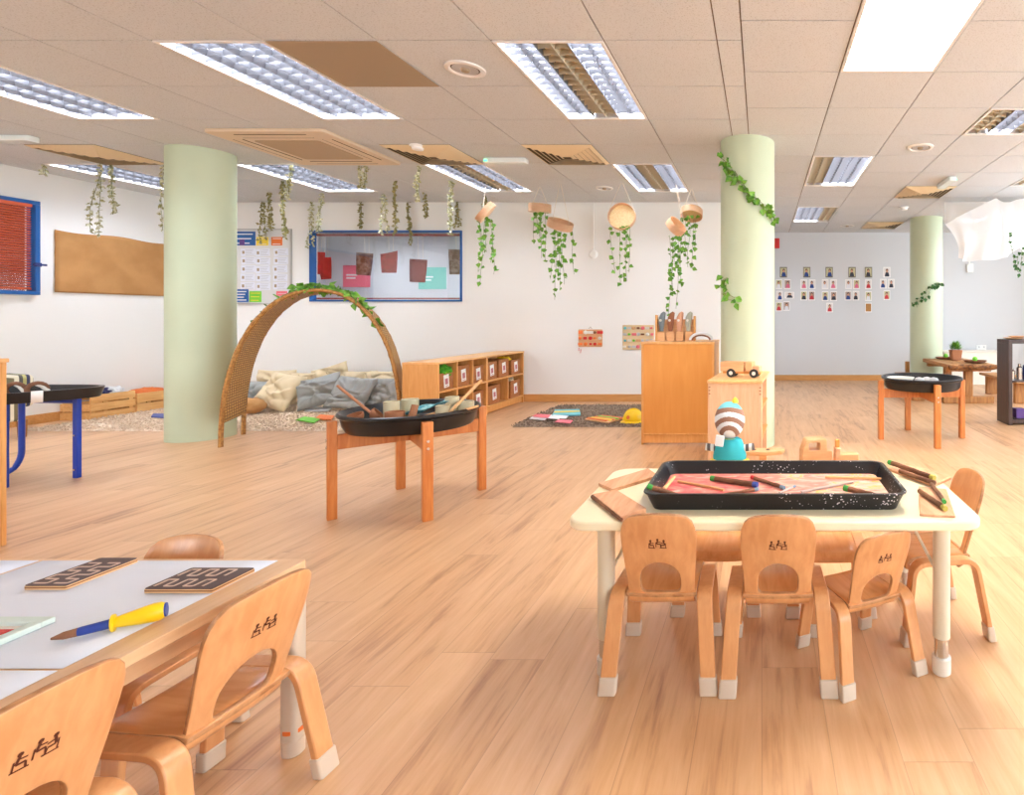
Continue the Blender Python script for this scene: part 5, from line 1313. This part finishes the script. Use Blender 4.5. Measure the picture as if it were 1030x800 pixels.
# ---- crates along the left wall
def crate(y0, y1, h, label, x0=-7.66, x1=-7.34, eh=None):
    cx, cy = (x0+x1)/2, (y0+y1)/2; hx, hy = (x1-x0)/2, (y1-y0)/2
    t = empty('wooden_crate', (cx, cy, .002), label, 'crate', group='pine crates along the left wall')
    n = 3 if h > .25 else 2; sh = (h-.02*(n-1))/n
    for s in (-1, 1):
        for k in range(n):
            z = k*(sh+.02); b = MB(); b.box(s*(hx-.006)-.006, s*(hx-.006)+.006, -hy, hy, z, z+sh); b.build('long_slat', M('crate_pine'), t, bevel=.002)
            if eh and z+sh > eh+.01: continue
            b = MB(); b.box(-hx+.012, hx-.012, s*(hy-.006)-.006, s*(hy-.006)+.006, z, z+sh); b.build('end_slat', M('crate_pine'), t, bevel=.002)
        for s2 in (-1, 1): b = MB(); b.box(s*(hx-.022)-.010, s*(hx-.022)+.010, s2*(hy-.03)-.018, s2*(hy-.03)+.018, 0, h-.01); b.build('corner_batten', M('crate_pine'), t)
    b = MB(); b.box(-hx+.012, hx-.012, -hy+.012, hy-.012, .0, .012); b.build('base_board', M('crate_pine'), t)
crate(5.93, 6.35, .275, 'pine crate full of soft toys by the left wall, the nearer of the two', x0=-7.68, x1=-7.34, eh=.19)
crate(6.37, 6.78, .235, 'pine crate holding an orange cloth, by the left wall next to the column')
blob('soft_toy', (-7.50, 6.08, .29), (.09, .14, .055), 'navy', 'dark blue soft toy on top of the nearer crate', 'soft toy', .3, 11, 'soft toys in the crate')
blob('soft_toy', (-7.50, 6.25, .285), (.08, .10, .05), 'toy_white', 'white soft toy at the right end of the nearer crate', 'soft toy', .3, 12, 'soft toys in the crate')
blob('soft_toy', (-7.47, 6.02, .28), (.07, .07, .05), 'green', 'green soft toy between the blue and white ones in the nearer crate', 'soft toy', .3, 13, 'soft toys in the crate')
blob('folded_cloth', (-7.5, 6.6, .225), (.11, .18, .055), 'orange', 'orange brown cloth bulging out of the crate next to the column', 'cloth', .2, 14)
# ---- hessian board on the left wall
y0, y1 = -XL*FPX/(CX-54), -XL*FPX/(CX-172); z1, z0 = Z(231, y0), Z(294, y0)
b = MB(); n = 24; vs = []; fs = []
for j in range(n+1):
    for i in range(n+1):
        y = (y1-y0)*(i/n-.5); z = (z1-z0)*(j/n-.5)-(.012*math.sin(i*.4) if j == n else 0); vs.append((.004*noise.noise(Vector((i*.3, j*.3, 0)))+.012, y, z))
for j in range(n):
    for i in range(n): a = j*(n+1)+i; fs.append((a, a+1, a+n+2, a+n+1))
b.add(vs, fs); o = b.build('hessian_panel', M('hessian'), solid=.004); o.location = (XL, (y0+y1)/2, (z0+z1)/2); tag(o, 'tan hessian cloth board on the left wall left of the column', 'notice board')
# ---- whiteboard
WB0, WB1, WBZ0, WBZ1 = -7.35, X(293, YB), Z(305, YB), Z(231.5, YB)
ox, oz = (WB0+WB1)/2, (WBZ0+WBZ1)/2
t = empty('whiteboard', (ox, YB, oz), 'whiteboard with printed cards on the back wall, right of the left column', 'whiteboard')
hx, hz = (WB1-WB0)/2, (WBZ1-WBZ0)/2
b = MB(); b.box(-hx, hx, -.014, -.001, -hz, hz); b.build('board', mat('wb_white', (214, 214, 212), .3), t, smooth=0)
b = MB(); w_ = .014
b.box(-hx-w_, hx+w_, -.022, -.001, hz, hz+w_); b.box(-hx-w_, hx+w_, -.022, -.001, -hz-w_, -hz); b.box(-hx-w_, -hx, -.022, -.001, -hz, hz); b.box(hx, hx+w_, -.022, -.001, -hz, hz)
b.build('frame', mat('alu', (190, 188, 184), .35, .7), t, bevel=.002)
def card(px0, px1, py0, py1, m, label, lines=0, lm='white', tilt=0, group='cards on the whiteboard', wall=YB-.016, dot=None, name='wall_card'):
    x0, x1 = X(px0, wall), X(px1, wall); z1, z0 = Z(py0, wall), Z(py1, wall); cx, cz = (x0+x1)/2, (z0+z1)/2; hx, hz = (x1-x0)/2, (z1-z0)/2
    b = MB(); b.box(-hx, hx, -.002, 0, -hz, hz); b.mi = 1
    for k in range(lines):
        z = hz*(.62-1.3*k/max(1, lines-1)) if lines > 1 else 0
        if name == 'wall_poster': z = hz*(.12-.28*k)
        b.box(-hx*(.35 if dot else .75), hx*((.8 if name != 'wall_poster' else .05)-.25*((k*7) % 3)/2), -.0026, -.002, z-hz*.07, z+hz*.07)
    if dot: b.mi = 2; b.lathe([(hz*.38, 0), (hz*.38, .001)], 12, (-hx*.62, -.003, 0)) if False else b.box(-hx*.8, -hx*.48, -.0027, -.002, -hz*.4, hz*.4)
    o = b.build(name, [M(m), M(lm), M(dot or lm)], smooth=0); o.location = (cx, wall+.0, cz); o.rotation_euler = (0, tilt, 0); return tag(o, label, 'card', group)
card(231, 257, 233, 247, 'blue_frame', 'big blue heading card at the top of the whiteboard', 3)
card(241, 246, 241, 247, 'purple', 'small purple square on the blue heading card', 0, wall=YB-.0195)
card(258, 270, 238.5, 247, 'yellow2', 'yellow heading card on the whiteboard', 2, 'offwhite'); card(273, 284, 238.5, 247, 'orange', 'orange red heading card on the whiteboard', 2)
card(230, 250, 291, 304, 'blue_frame', 'blue card at the bottom left of the whiteboard', 4); card(251, 263, 293, 304, 'lime', 'lime green card at the bottom of the whiteboard', 3, 'yellow2'); card(278, 289, 293, 298, 'pink', 'pink card at the bottom of the whiteboard behind the arch', 1)
names_r = ['top', 'second', 'third', 'fourth', 'fifth']; rng = random.Random(7)
for ci, (a0, a1, nm) in enumerate(((242.5, 257, 'left'), (257.5, 272, 'middle'), (275, 289.5, 'right'))):
    for k in range(5):
        j = rng.uniform(-.5, .5); yy = 250+k*8.5+(.5 if ci == 1 else 0)
        card(a0+j, a1+j, yy, yy+7.4, 'paper', 'small white printed card, %s in the %s column of the whiteboard' % (names_r[k], nm), 4, 'grey_light', R(rng.uniform(-4, 4)), dot='panel_tan')
# ---- papers and posters behind the interior window
def hang(px0, px1, py0, py1, d, m, label, tilt=0, cut=0):
    x0, x1 = X(px0, d), X(px1, d); z1, z0 = Z(py0, d), Z(py1, d); cx = (x0+x1)/2; hx = (x1-x0)/2; h = z1-z0
    t = empty('hanging_paper', (cx, d, z1), label, 'paper', group='painted papers hanging behind the window')
    n = 6; vs = []; fs = []
    for j in range(n+1):
        for i in range(n+1): u = i/n*2-1; vs.append((u*hx, .02*math.sin(u*1.5+j*.3), -h*j/n-(cut*(1-i/n) if j == 0 else 0)))
    for j in range(n):
        for i in range(n): a = j*(n+1)+i; fs.append((a, a+1, a+n+2, a+n+1))
    b = MB(); b.T = Matrix.Rotation(tilt, 4, 'Y'); b.add(vs, fs); b.build('painted_sheet', M(m), t, solid=.002)
    b = MB(); b.tube([(0, 0, 0), (-.02, 0, CEIL-z1)], .003, 5); b.tube([(hx*.5, .01, 0), (.05, 0, CEIL-z1)], .003, 5); b.build('string', M('cord'), t)
D1 = YB+.35
hang(314, 326, 253.5, 276, D1, 'red_bright' if 'red_bright' in MATS else mat('red_bright', (200, 34, 34), .7, var=(176, 40, 26), vscale=12).name, 'bright red paper hanging at the left end of the interior window', R(2))
hang(321, 332, 259, 281, D1+.12, 'red_bright', 'second red paper overlapping the first at the left end of the window', R(-4))
hang(359.5, 374.5, 254.5, 277, D1, 'brown_paper', 'grey brown paper hanging in front of the pink poster', R(4)); hang(383.5, 399, 252, 274.5, D1, 'red_paper', 'red paper with a cut corner in the middle of the window', 0, .06)
hang(413, 429, 261, 284, D1, 'maroon2' if 'maroon2' in MATS else mat('maroon2', (140, 56, 54), .8).name, 'dark red paper hanging in front of the teal poster', R(3)); hang(452, 466, 251, 276, D1, 'brown_paper', 'brown paper at the right end of the interior window')
def poster(px0, px1, py0, py1, m, label, lines, d):
    card(px0, px1, py0, py1, m, label, lines, 'white', 0, 'posters in the next room', d, name='wall_poster')
poster(345, 372.5, 267, 289, 'pink_poster' if 'pink_poster' in MATS else mat('pink_poster', (244, 120, 138), .6).name, 'pink poster on the wall of the room behind the window', 2, NY1-.003)
poster(421, 449, 269, 291, 'teal_poster' if 'teal_poster' in MATS else mat('teal_poster', (110, 196, 178), .6).name, 'teal green poster on the wall of the room behind the window', 2, NY1-.003)
# ---- wall plaques right of the baskets
wood('board_pale', (226, 202, 160), (214, 186, 140), 'X', .5)
def plaque(px0, px1, py0, py1, label, cols, seed, base):
    wall = YB; x0, x1 = X(px0, wall), X(px1, wall); z1, z0 = Z(py0, wall), Z(py1, wall); cx, cz = (x0+x1)/2, (z0+z1)/2; hx, hz = (x1-x0)/2, (z1-z0)/2; rng = random.Random(seed)
    t = empty('activity_board', (cx, wall, cz), label, 'activity board')
    b = MB(); b.T = Matrix.Rotation(PI/2, 4, 'X'); b.prism(rrect(-hx, hx, -hz, hz, .012), .001, .014); b.build('board', M(base), t, bevel=.002)
    nx, nz = (5, 3) if hx < .18 else (7, 4)
    for i in range(nx):
        for k in range(nz):
            a = -hx+2*hx*(i+.5)/nx; c = -hz+2*hz*(k+.5)/nz; s = min(hx/nx, hz/nz)*rng.uniform(.5, .85); m = cols[rng.randrange(len(cols))]
            b = MB(); b.T = Matrix.Translation((a+rng.uniform(-.006, .006), 0, c)) @ Matrix.Rotation(PI/2, 4, 'X'); w_ = s*rng.uniform(.9, 1.6)
            if (i+k) % 2: b.lathe([(s, .014), (s, .026), (s*.7, .03)], 14)
            else: b.prism(rrect(-w_, w_, -s*.8, s*.8, .004, 2), .014, .026)
            b.build('play_piece', M(m), t)
    return t
p = plaque(582, 606, 331.5, 349, 'small busy board with red and silver latches on the back wall', ['red', 'red', 'orange', 'offwhite', 'orange', 'bark', 'red'], 3, 'toywood')
b = MB(); b.tube([(-.15, -.02, -.13), (-.155, -.02, -.17), (-.12, -.02, -.15), (-.13, -.02, -.2)], .004, 6); b.build('dangling_cord', M('red'), p)
b = MB(); b.tube([(-.02, -.005, .125), (0, -.005, .155), (.02, -.005, .125)], .004, 6); b.build('hanger', M('chrome'), p)
plaque(626.5, 658, 327, 352, 'larger pale wooden activity board on the back wall beside the tall cabinet', ['grey_light', 'lime', 'pink', 'teal_light', 'bark', 'toywood', 'offwhite', 'toywood', 'grey_light'], 8, 'board_pale')
# conduit + round sensor
def sensor(px, py, r, wall, label, m='offwhite'):
    t = empty('wall_sensor', (X(px, wall), wall, Z(py, wall)), label, 'sensor')
    b = MB(); b.T = Matrix.Rotation(PI/2, 4, 'X'); b.lathe([(r, .001), (r, .02), (r*.7, .035), (r*.3, .037)], 28); b.build('body', M('wall_paint'), t, bevel=.002)
    b = MB(); b.box(-.008, .008, -.016, -.001, r*.9, CEIL-Z(py, wall)-.002); b.build('conduit', M('wall_paint'), t)
sensor(597, 256, .06, YB, 'round off-white sounder on the back wall under a thin conduit')
t = empty('wall_box', (X(975, YR), YR, Z(270, YR)), 'small white box on the far wall under the drape', 'sensor'); b = MB(); b.box(-.06, .06, -.05, -.001, -.08, .08); b.build('body', M('white'), t, bevel=.01)
b = MB(); b.box(-.01, .01, -.02, -.001, .08, .6); b.build('conduit', M('white'), t)
t = empty('power_socket', (X(987, YR), YR, Z(350, YR)), 'white double socket plate on the far right wall', 'socket'); b = MB(); b.box(-.09, .09, -.012, -.001, -.05, .05); b.build('plate', M('white'), t, bevel=.003)
b = MB()
for s in (-1, 1): b.box(s*.045-.012, s*.045+.012, -.016, -.012, .0, .03)
b.build('switch', M('grey_light'), t)
d = YR-.05; b = MB(); b.box(-.045, .045, -.04, 0, -.09, .09); o = b.build('fire_alarm', M('red'), bevel=.006); o.location = (X(781, YB+1.9), YB+1.9, Z(194, YB+1.9)); 
o.location = (X(781.5, YR-.005), YR-.005, 2.25); o.location.z = CEIL-.2; tag(o, 'small red alarm box high up beside the middle column', 'alarm')
# ---- photo wall
mat('ph_frame', (110, 104, 92), .5); mat('ph_bg1', (196, 190, 150), .6); mat('ph_bg2', (222, 216, 212), .6); mat('ph_bg3', (170, 150, 140), .6); mat('ph_w', (240, 238, 236), .6)
mat('sh_blue', (40, 66, 130), .7); mat('sh_red', (200, 50, 60), .7); mat('sh_pink', (220, 110, 140), .7); mat('sh_dark', (50, 52, 66), .7); mat('sh_white', (220, 220, 226), .7); mat('kraft', (176, 126, 72), .8)
def photo(px, py, w, h, label, framed, shirt, bg, seed, name='wall_photo', blank=False):
    wall = YR; cx, cz = X(px, wall), Z(py, wall); hx, hz = w*YR/FPX/2, h*YR/FPX/2; rng = random.Random(seed)
    b = MB(); b.box(-hx, hx, -.012 if framed else -.003, -.001, -hz, hz); y = -.0125 if framed else -.0035; k = .82
    b.mi = 1; b.quad((-hx*k, y, -hz*k), (hx*k, y, -hz*k), (hx*k, y, hz*k), (-hx*k, y, hz*k))
    if not blank:
        ox = rng.uniform(-.15, .15)*hx; y -= .0006
        b.mi = 3; P = [(ox+hx*.62*math.cos(a), y, -hz*.82+hz*.95*max(0, math.sin(a))) for a in [PI*i/10 for i in range(11)]]
        P = [(max(-hx*k, min(hx*k, p[0])), p[1], p[2]) for p in P]; b.add(P, [tuple(range(len(P)))])
        y -= .0006; b.mi = 4; b.add([(ox+hx*.36*math.cos(a), y, hz*.34+hz*.34*math.sin(a)) for a in [2*PI*i/12 for i in range(12)]], [tuple(range(12))])
        y -= .0006; b.mi = 2; b.add([(ox+hx*.27*math.cos(a), y, hz*.22+hz*.28*math.sin(a)) for a in [2*PI*i/12 for i in range(12)]], [tuple(range(12))])
    o = b.build(name, [M('ph_frame' if framed else 'ph_w'), M(bg), M('skin'), M(shirt), M('hair')], smooth=0); o.location = (cx, wall, cz)
    return tag(o, label, 'photo', 'photos on the far wall')
cols = [('first', 788, [('a', 783.5, 286), ('b', 792, 286), ('a', 784, 297.5), ('w', 794, 297), ('a', 783.5, 308.5), ('b', 791, 308)]),
        ('second', 811.5, [('a', 808.5, 286), ('b', 817, 286), ('a', 808.5, 297.5), ('b', 816.5, 297.5)]),
        ('third', 834, [('a', 830, 286), ('b', 838.5, 286), ('a', 830, 298), ('b', 838.5, 298), ('a', 834.5, 309.5)]),
        ('fourth', 857, [('a', 853.5, 286), ('b', 861.5, 286), ('a', 853, 297.5), ('b', 861, 297.5)]),
        ('fifth', 873.5, [('a', 873.5, 286), ('a', 873.5, 298), ('k', 873.5, 309.5)]),
        ('sixth', 892, [('a', 888.5, 285.5), ('b', 896.5, 285.5), ('a', 892, 297)])]
sh = ['sh_red', 'sh_pink', 'sh_dark', 'sh_white', 'sh_blue']; bgs = ['ph_bg2', 'ph_bg1', 'ph_bg3', 'ph_bg2']; sd = 0
for ci, (nm, px, items) in enumerate(cols):
    photo(px, 274, 7.2, 10.5, ('framed portrait' if ci < 5 else 'unframed portrait')+' at the top of the %s column of the photo wall' % nm, ci < 5, 'sh_blue' if ci < 3 else 'sh_dark', 'ph_bg1' if ci < 5 else 'ph_bg2', ci)
    for k, (ty, x, y) in enumerate(items):
        sd += 1; rows = {285: 'second', 286: 'second', 297: 'third', 298: 'third', 308: 'fourth', 309: 'fourth'}; row = rows[int(y)]
        side = '' if sum(1 for q in items if abs(q[2]-y) < 3) == 1 else (' on the left' if ty == 'a' and x < px else ' on the right')
        photo(x, y, 9.5 if ty == 'w' else 6.6, 6.6 if ty == 'w' else 9.6, ('blank brown card' if ty == 'k' else 'small photo print')+' in the %s row%s, %s column of the photo wall' % (row, side, nm), False, sh[(sd*3) % 5], 'kraft' if ty == 'k' else bgs[sd % 4], sd+20, blank=ty == 'k')
# ---- white drape at the right
t = empty('ceiling_drape', (3.0, 6.9, CEIL), 'translucent white cloth draped from the ceiling at the right edge of the photo', 'drape')
TP = [(951, 226, 6.45), (962, 219, 6.55), (980, 210, 6.7), (1002, 199.2, 6.86), (1012, 205, 6.8), (1022, 201, 6.84), (1034, 198.9, 6.9), (1050, 204, 6.8), (1070, 199, 6.86)]
BP = [(965, 259, 6.35), (968, 263, 6.3), (984, 262.5, 6.3), (1004, 261, 6.35), (1014, 258, 6.4), (1024, 250, 6.45), (1036, 262, 6.4), (1052, 264, 6.4), (1070, 258, 6.4)]
def pl(P, f):
    f *= len(P)-1; i = min(int(f), len(P)-2); g_ = f-i; q = [P[i][k]*(1-g_)+P[i+1][k]*g_ for k in range(3)]; return Vector((X(q[0], q[2]), q[2], Z(q[1], q[2])))
n1, n2 = 64, 20; vs = []; fs = []
org2 = Vector((3.0, 6.9, CEIL))
for i in range(n1+1):
    for j in range(n2+1):
        f, v = i/n1, j/n2; p = pl(TP, f).lerp(pl(BP, f), v)
        p.y += .035*math.sin(f*34+v*2)*(.3+v)-.10*math.sin(v*PI); p.x += .03*math.sin(v*PI)*(1 if f < .4 else 0); p.z -= .03*math.sin(v*PI)
        p.z = min(p.z, CEIL-.004); vs.append(p-org2)
for i in range(n1):
    for j in range(n2): a = i*(n2+1)+j; fs.append((a, a+n2+1, a+n2+2, a+1))
b = MB(); b.add(vs, fs)
vs = []; fs = []; n3 = 10      # the part that runs back up to the ceiling
for i in range(n1+1):
    for j in range(n3+1):
        f, v = i/n1, j/n3; p = pl(TP, f); q = Vector((p.x+.25-.2*f, 7.25, CEIL-.006)); r_ = p.lerp(q, v); r_.z -= .09*math.sin(v*PI)*(1-.5*f)+.012*math.sin(f*30)*math.sin(v*PI); r_.y += .035*math.sin(f*34)*.3*(1-v); r_.z = min(r_.z, CEIL-.004); vs.append(r_-org2)
for i in range(n1):
    for j in range(n3): a = i*(n3+1)+j; fs.append((a, a+1, a+n3+2, a+n3+1))
b.add(vs, fs)
m = mat('sheer', (246, 246, 248), .9); nt = m.node_tree; nt.nodes.clear(); oo = nt.nodes.new('ShaderNodeOutputMaterial'); d1 = nt.nodes.new('ShaderNodeBsdfDiffuse'); d2 = nt.nodes.new('ShaderNodeBsdfTranslucent'); m1 = nt.nodes.new('ShaderNodeMixShader'); tr_ = nt.nodes.new('ShaderNodeBsdfTransparent'); m2 = nt.nodes.new('ShaderNodeMixShader')
d1.inputs[0].default_value = lin((248, 247, 246)); d2.inputs[0].default_value = lin((248, 247, 246)); m1.inputs[0].default_value = .4; m2.inputs[0].default_value = .12
nt.links.new(d1.outputs[0], m1.inputs[1]); nt.links.new(d2.outputs[0], m1.inputs[2]); nt.links.new(m1.outputs[0], m2.inputs[1]); nt.links.new(tr_.outputs[0], m2.inputs[2]); nt.links.new(m2.outputs[0], oo.inputs['Surface'])
b.build('cloth', m, t, smooth=180)
rng = random.Random(9); d = 6.1
vine('ivy_vine', [[(X(1015, d), d, Z(234, d)), (X(1016, d), d, Z(245, d)), (X(1019, d), d, Z(256, d)), (X(1021, d), d, Z(268, d)), (X(1026, d), d, Z(276, d))], droop((X(1024, d), d, Z(256, d)), .2, rng), droop((X(1028, d), d, Z(250, d)), .28, rng)], .05, .04, .045, 'ivy hanging from the white drape at the right edge', 'ivy', ('stem', 'ivy_dark'), None, 77)
# ---- picnic table set at the right back
pd = 7.0
PX0, PX1, PY0, PY1, PZ = 2.42, 3.05, 7.0, 8.15, .52
t = empty('rustic_table', ((PX0+PX1)/2, (PY0+PY1)/2, 0), 'rustic brown wooden table behind the right hand play tray', 'table'); hx, hy = (PX1-PX0)/2, (PY1-PY0)/2
rng = random.Random(3)
for k in range(5):
    x0 = -hx+k*2*hx/5; n = 10; b = MB(); e0, e1 = -hy+rng.uniform(-.05, .03), hy+rng.uniform(-.05, .05)
    b.box(x0+.004, x0+2*hx/5-.004, e0, e1, PZ-.05+rng.uniform(-.004, .004), PZ+rng.uniform(-.004, .006)); b.build('top_plank', M('rustic'), t, bevel=.008)
for s in (-1, 1):
    y = s*(hy-.18)
    b = MB(); b.box(-.05, .05, y-.05, y+.05, .09, PZ-.09); b.build('post', M('rustic_x'), t, bevel=.006)
    b = MB(); b.box(-hx-.02, hx+.02, y-.045, y+.045, 0, .09); b.build('foot_beam', M('rustic_x'), t, bevel=.01)
    b = MB(); b.box(-hx+.02, hx-.02, y-.035, y+.035, PZ-.10, PZ-.052); b.build('top_beam', M('rustic_x'), t, bevel=.006)
b = MB(); b.box(-.02, .02, -hy+.22, hy-.22, .2, .28); b.build('stretcher', M('rustic'), t, bevel=.006)
b = MB(); q = MB(); pts = [(-hx+2*hx*i/14, -hy-.015+rng.uniform(-.012, .012), PZ-.03+rng.uniform(-.01, .01)) for i in range(15)]; b.tube(pts, [.032*rng.uniform(.7, 1.15) for _ in pts], 8); b.build('live_edge', M('bark2') if 'bark2' in MATS else mat('bark2', (150, 96, 46), .8, bump=.8, bscale=60, var=(98, 60, 28), vscale=30), t)
def bench(x, y0, y1, label):
    t = empty('rustic_bench', (x, (y0+y1)/2, 0), label, 'bench', group='rustic benches'); hy = (y1-y0)/2
    b = MB(); b.box(-.13, .13, -hy, hy, .27, .31); b.build('seat', M('rustic'), t, bevel=.01)
    for s in (-1, 1): b = MB(); b.box(-.09, .09, s*(hy-.15)-.03, s*(hy-.15)+.03, 0, .27); b.build('leg', M('rustic_x'), t, bevel=.012)
bench(3.42, 7.0, 8.2, 'rustic wooden bench on the right side of the rustic table'); bench(2.14, 7.25, 8.2, 'rustic wooden bench on the left side of the rustic table')
b = MB(); b.box(-.28, .28, -.005, .005, 0, .004)
for dx, dy, lb in ((-.04, .35, 'dark tray with a green ball, far one on the rustic table'), (.14, -.28, 'dark wooden bowl with a green ball, near one on the rustic table')):
    bx_, by_ = (PX0+PX1)/2+dx, (PY0+PY1)/2+dy
    b = MB(); b.lathe([(.08, 0), (.11, .006), (.13, .03), (.12, .03), (.1, .012)], 28, sx=1.2); o = b.build('shallow_bowl', M('bark'), bevel=.001); o.location = (bx_, by_, PZ+.008); tag(o, lb, 'bowl', 'bowls on the rustic table')
    b = MB(); b.lathe([(.034*math.sin(R(a)), .034-.034*math.cos(R(a))) for a in range(6, 180, 12)], 20); o = b.build('green_ball', M('lime')); o.location = (bx_, by_, PZ+.021); tag(o, lb.replace('dark tray with a green ball, far one', 'green ball in the far bowl').replace('dark wooden bowl with a green ball, near one', 'green ball in the near bowl'), 'ball', 'green balls')
t = empty('potted_plant', ((PX0+PX1)/2+.04, 7.75, PZ+.008), 'small bushy plant in a brown square pot on the rustic table', 'plant'); t.scale = (1.2, 1.2, 1.2)
b = MB(); b.prism([(-.05, -.05), (.05, -.05), (.05, .05), (-.05, .05)], 0, .12, [(-.062, -.062), (.062, -.062), (.062, .062), (-.062, .062)]); b.build('pot', M('clay'), t, bevel=.004)
b = MB()
for k in range(170):
    a = rng.uniform(0, 2*PI); e = rng.uniform(.1, 1.4); dv_ = Vector((math.cos(a)*math.cos(e), math.sin(a)*math.cos(e), math.sin(e))); p0 = Vector((0, 0, .12))+dv_*rng.uniform(.02, .07); leaf_verts(b, p0, dv_+rvec(rng, .3), Vector((0, 0, 1)), .05, .02)
b.build('leaves', M('ivy'), t, smooth=0)
b = MB(); b.box(-.5, .5, -.2, .2, 0, .55); b.box(-.52, .52, -.22, .22, .55, .57); b.mi = 1
for s in (-1, 1): b.box(s*.25-.015, s*.25+.015, -.212, -.2, .3, .33)
o = b.build('cream_chest', [M('offwhite'), M('grey_light')], bevel=.008); o.location = (X(976, 9.3), 9.35, 0); tag(o, 'low cream cabinet against the far wall behind the rustic table', 'cabinet')
b = MB(); b.box(-.03, .03, -.03, .03, 0, .42); o = b.build('wooden_post', M('rustic_x'), bevel=.006); o.location = (X(913.5, 8.8), 8.85, 0); tag(o, 'short brown wooden post just left of the far right column', 'post')
# ---- dark shelf at the right edge
D0, D1_ = 5.674, 5.96; bx0 = X(1014.7, D0)
t = empty('dark_bookshelf', (bx0+.42, (D0+D1_)/2, 0), 'dark brown cube shelf cut by the right edge of the photo', 'shelf'); hy = (D1_-D0)/2; H = Z(342, D0)
def bx(name, *v): b = MB(); b.box(*v); return b.build(name, M('wenge'), t, bevel=.002)
bx('side_panel', -.42, -.38, -hy, hy, 0, H-.04); bx('side_panel', .38, .42, -hy, hy, 0, H-.04); bx('top_board', -.42, .42, -hy, hy, H-.04, H); bx('bottom_board', -.38, .38, -hy, hy, .02, .06); bx('shelf', -.38, .38, -hy, hy, .45, .468); bx('divider', -.01, .01, -hy, hy, .06, .45)
for k, (dx, dy, h_, r_, m) in enumerate(((-.33, -.03, .12, .028, 'chrome'), (-.27, -.06, .17, .03, 'chrome'), (-.235, .02, .13, .028, 'blue'), (-.18, -.02, .19, .032, 'navy'), (-.1, 0, .16, .03, 'chrome'))):
    b = MB(); b.lathe([(r_, 0), (r_, h_*.75), (r_*.5, h_*.85), (r_*.5, h_), (r_*.2, h_)], 18); o = b.build('metal_flask', M(m)); o.location = (bx0+.42+dx, (D0+D1_)/2+dy, .469)
    tag(o, ['short silver flask, leftmost on the dark shelf', 'taller silver flask, second on the dark shelf', 'blue flask behind the silver ones on the dark shelf', 'navy flask on the dark shelf', 'silver flask right of the navy one on the dark shelf'][k], 'flask', 'flasks on the dark shelf')
b = MB(); b.box(-.05, .05, -.05, .05, 0, .1); o = b.build('storage_box', M('purple'), bevel=.004); o.location = (bx0+.16, (D0+D1_)/2-.03, .061); tag(o, 'purple box in the lower bay of the dark shelf', 'box')
b = MB(); b.box(-.12, .12, -.1, .1, 0, .012); o = b.build('glass_plate', M('grey_light'), bevel=.002); o.location = (bx0+.17, (D0+D1_)/2-.02, .0605); o.scale = (1, 1, 1); bpy.data.objects.remove(o)
for k, (z_, r_) in enumerate(((0, .11), (.018, .085))):
    b = MB(); b.lathe([(r_*.6, 0), (r_, .014), (r_, .018), (r_*.6, .006)], 30); o = b.build('wooden_plate', M('toywood')); o.location = (bx0+.12+.03*k, (D0+D1_)/2, H+.001+z_); tag(o, ['wider wooden plate on top of the dark shelf, the lower one', 'smaller wooden plate stacked on the wider one on the dark shelf'][k], 'plate', 'wooden plates')
# ============================================================ light and camera
w = bpy.data.worlds.new('sky'); sc.world = w; w.use_nodes = True
bg = w.node_tree.nodes['Background']; bg.inputs['Color'].default_value = (.80, .90, 1, 1); bg.inputs['Strength'].default_value = 5.5
def portal(loc, rot, sx, sy):
    l = bpy.data.lights.new('window_portal', 'AREA'); l.shape = 'RECTANGLE'; l.size = sx; l.size_y = sy; l.cycles.is_portal = True
    o = bpy.data.objects.new('window_portal', l); COL.objects.link(o); o.location = loc; o.rotation_euler = rot
for a, c in RWIN: portal((XR+.13, (a+c)/2, 1.6), (0, PI/2, 0), 1.5, c-a)
for a, c in ADDED_FWIN: portal(((a+c)/2, YF-.13, 1.6), (PI/2, 0, 0), c-a, 1.5)
cam = bpy.data.cameras.new('camera'); co = bpy.data.objects.new('camera', cam); COL.objects.link(co)
co.location = (0, 0, CAMH); co.rotation_euler = (PI/2, 0, 0)
cam.sensor_fit = 'HORIZONTAL'; cam.sensor_width = 36; cam.lens = FPX/1030*36
cam.shift_x = (515-CX)/1030; cam.shift_y = -(400-CY)/1030; cam.clip_start = .02
sc.camera = co
sc.view_settings.view_transform = 'Standard'; sc.view_settings.look = 'None'; sc.view_settings.gamma = 1; sc.view_settings.use_curve_mapping = False
sc.view_settings.exposure = 1.52
sc.cycles.use_denoising = True; sc.cycles.max_bounces = 10; sc.cycles.diffuse_bounces = 6; sc.cycles.transparent_max_bounces = 16
sc.cycles.sample_clamp_indirect = 8
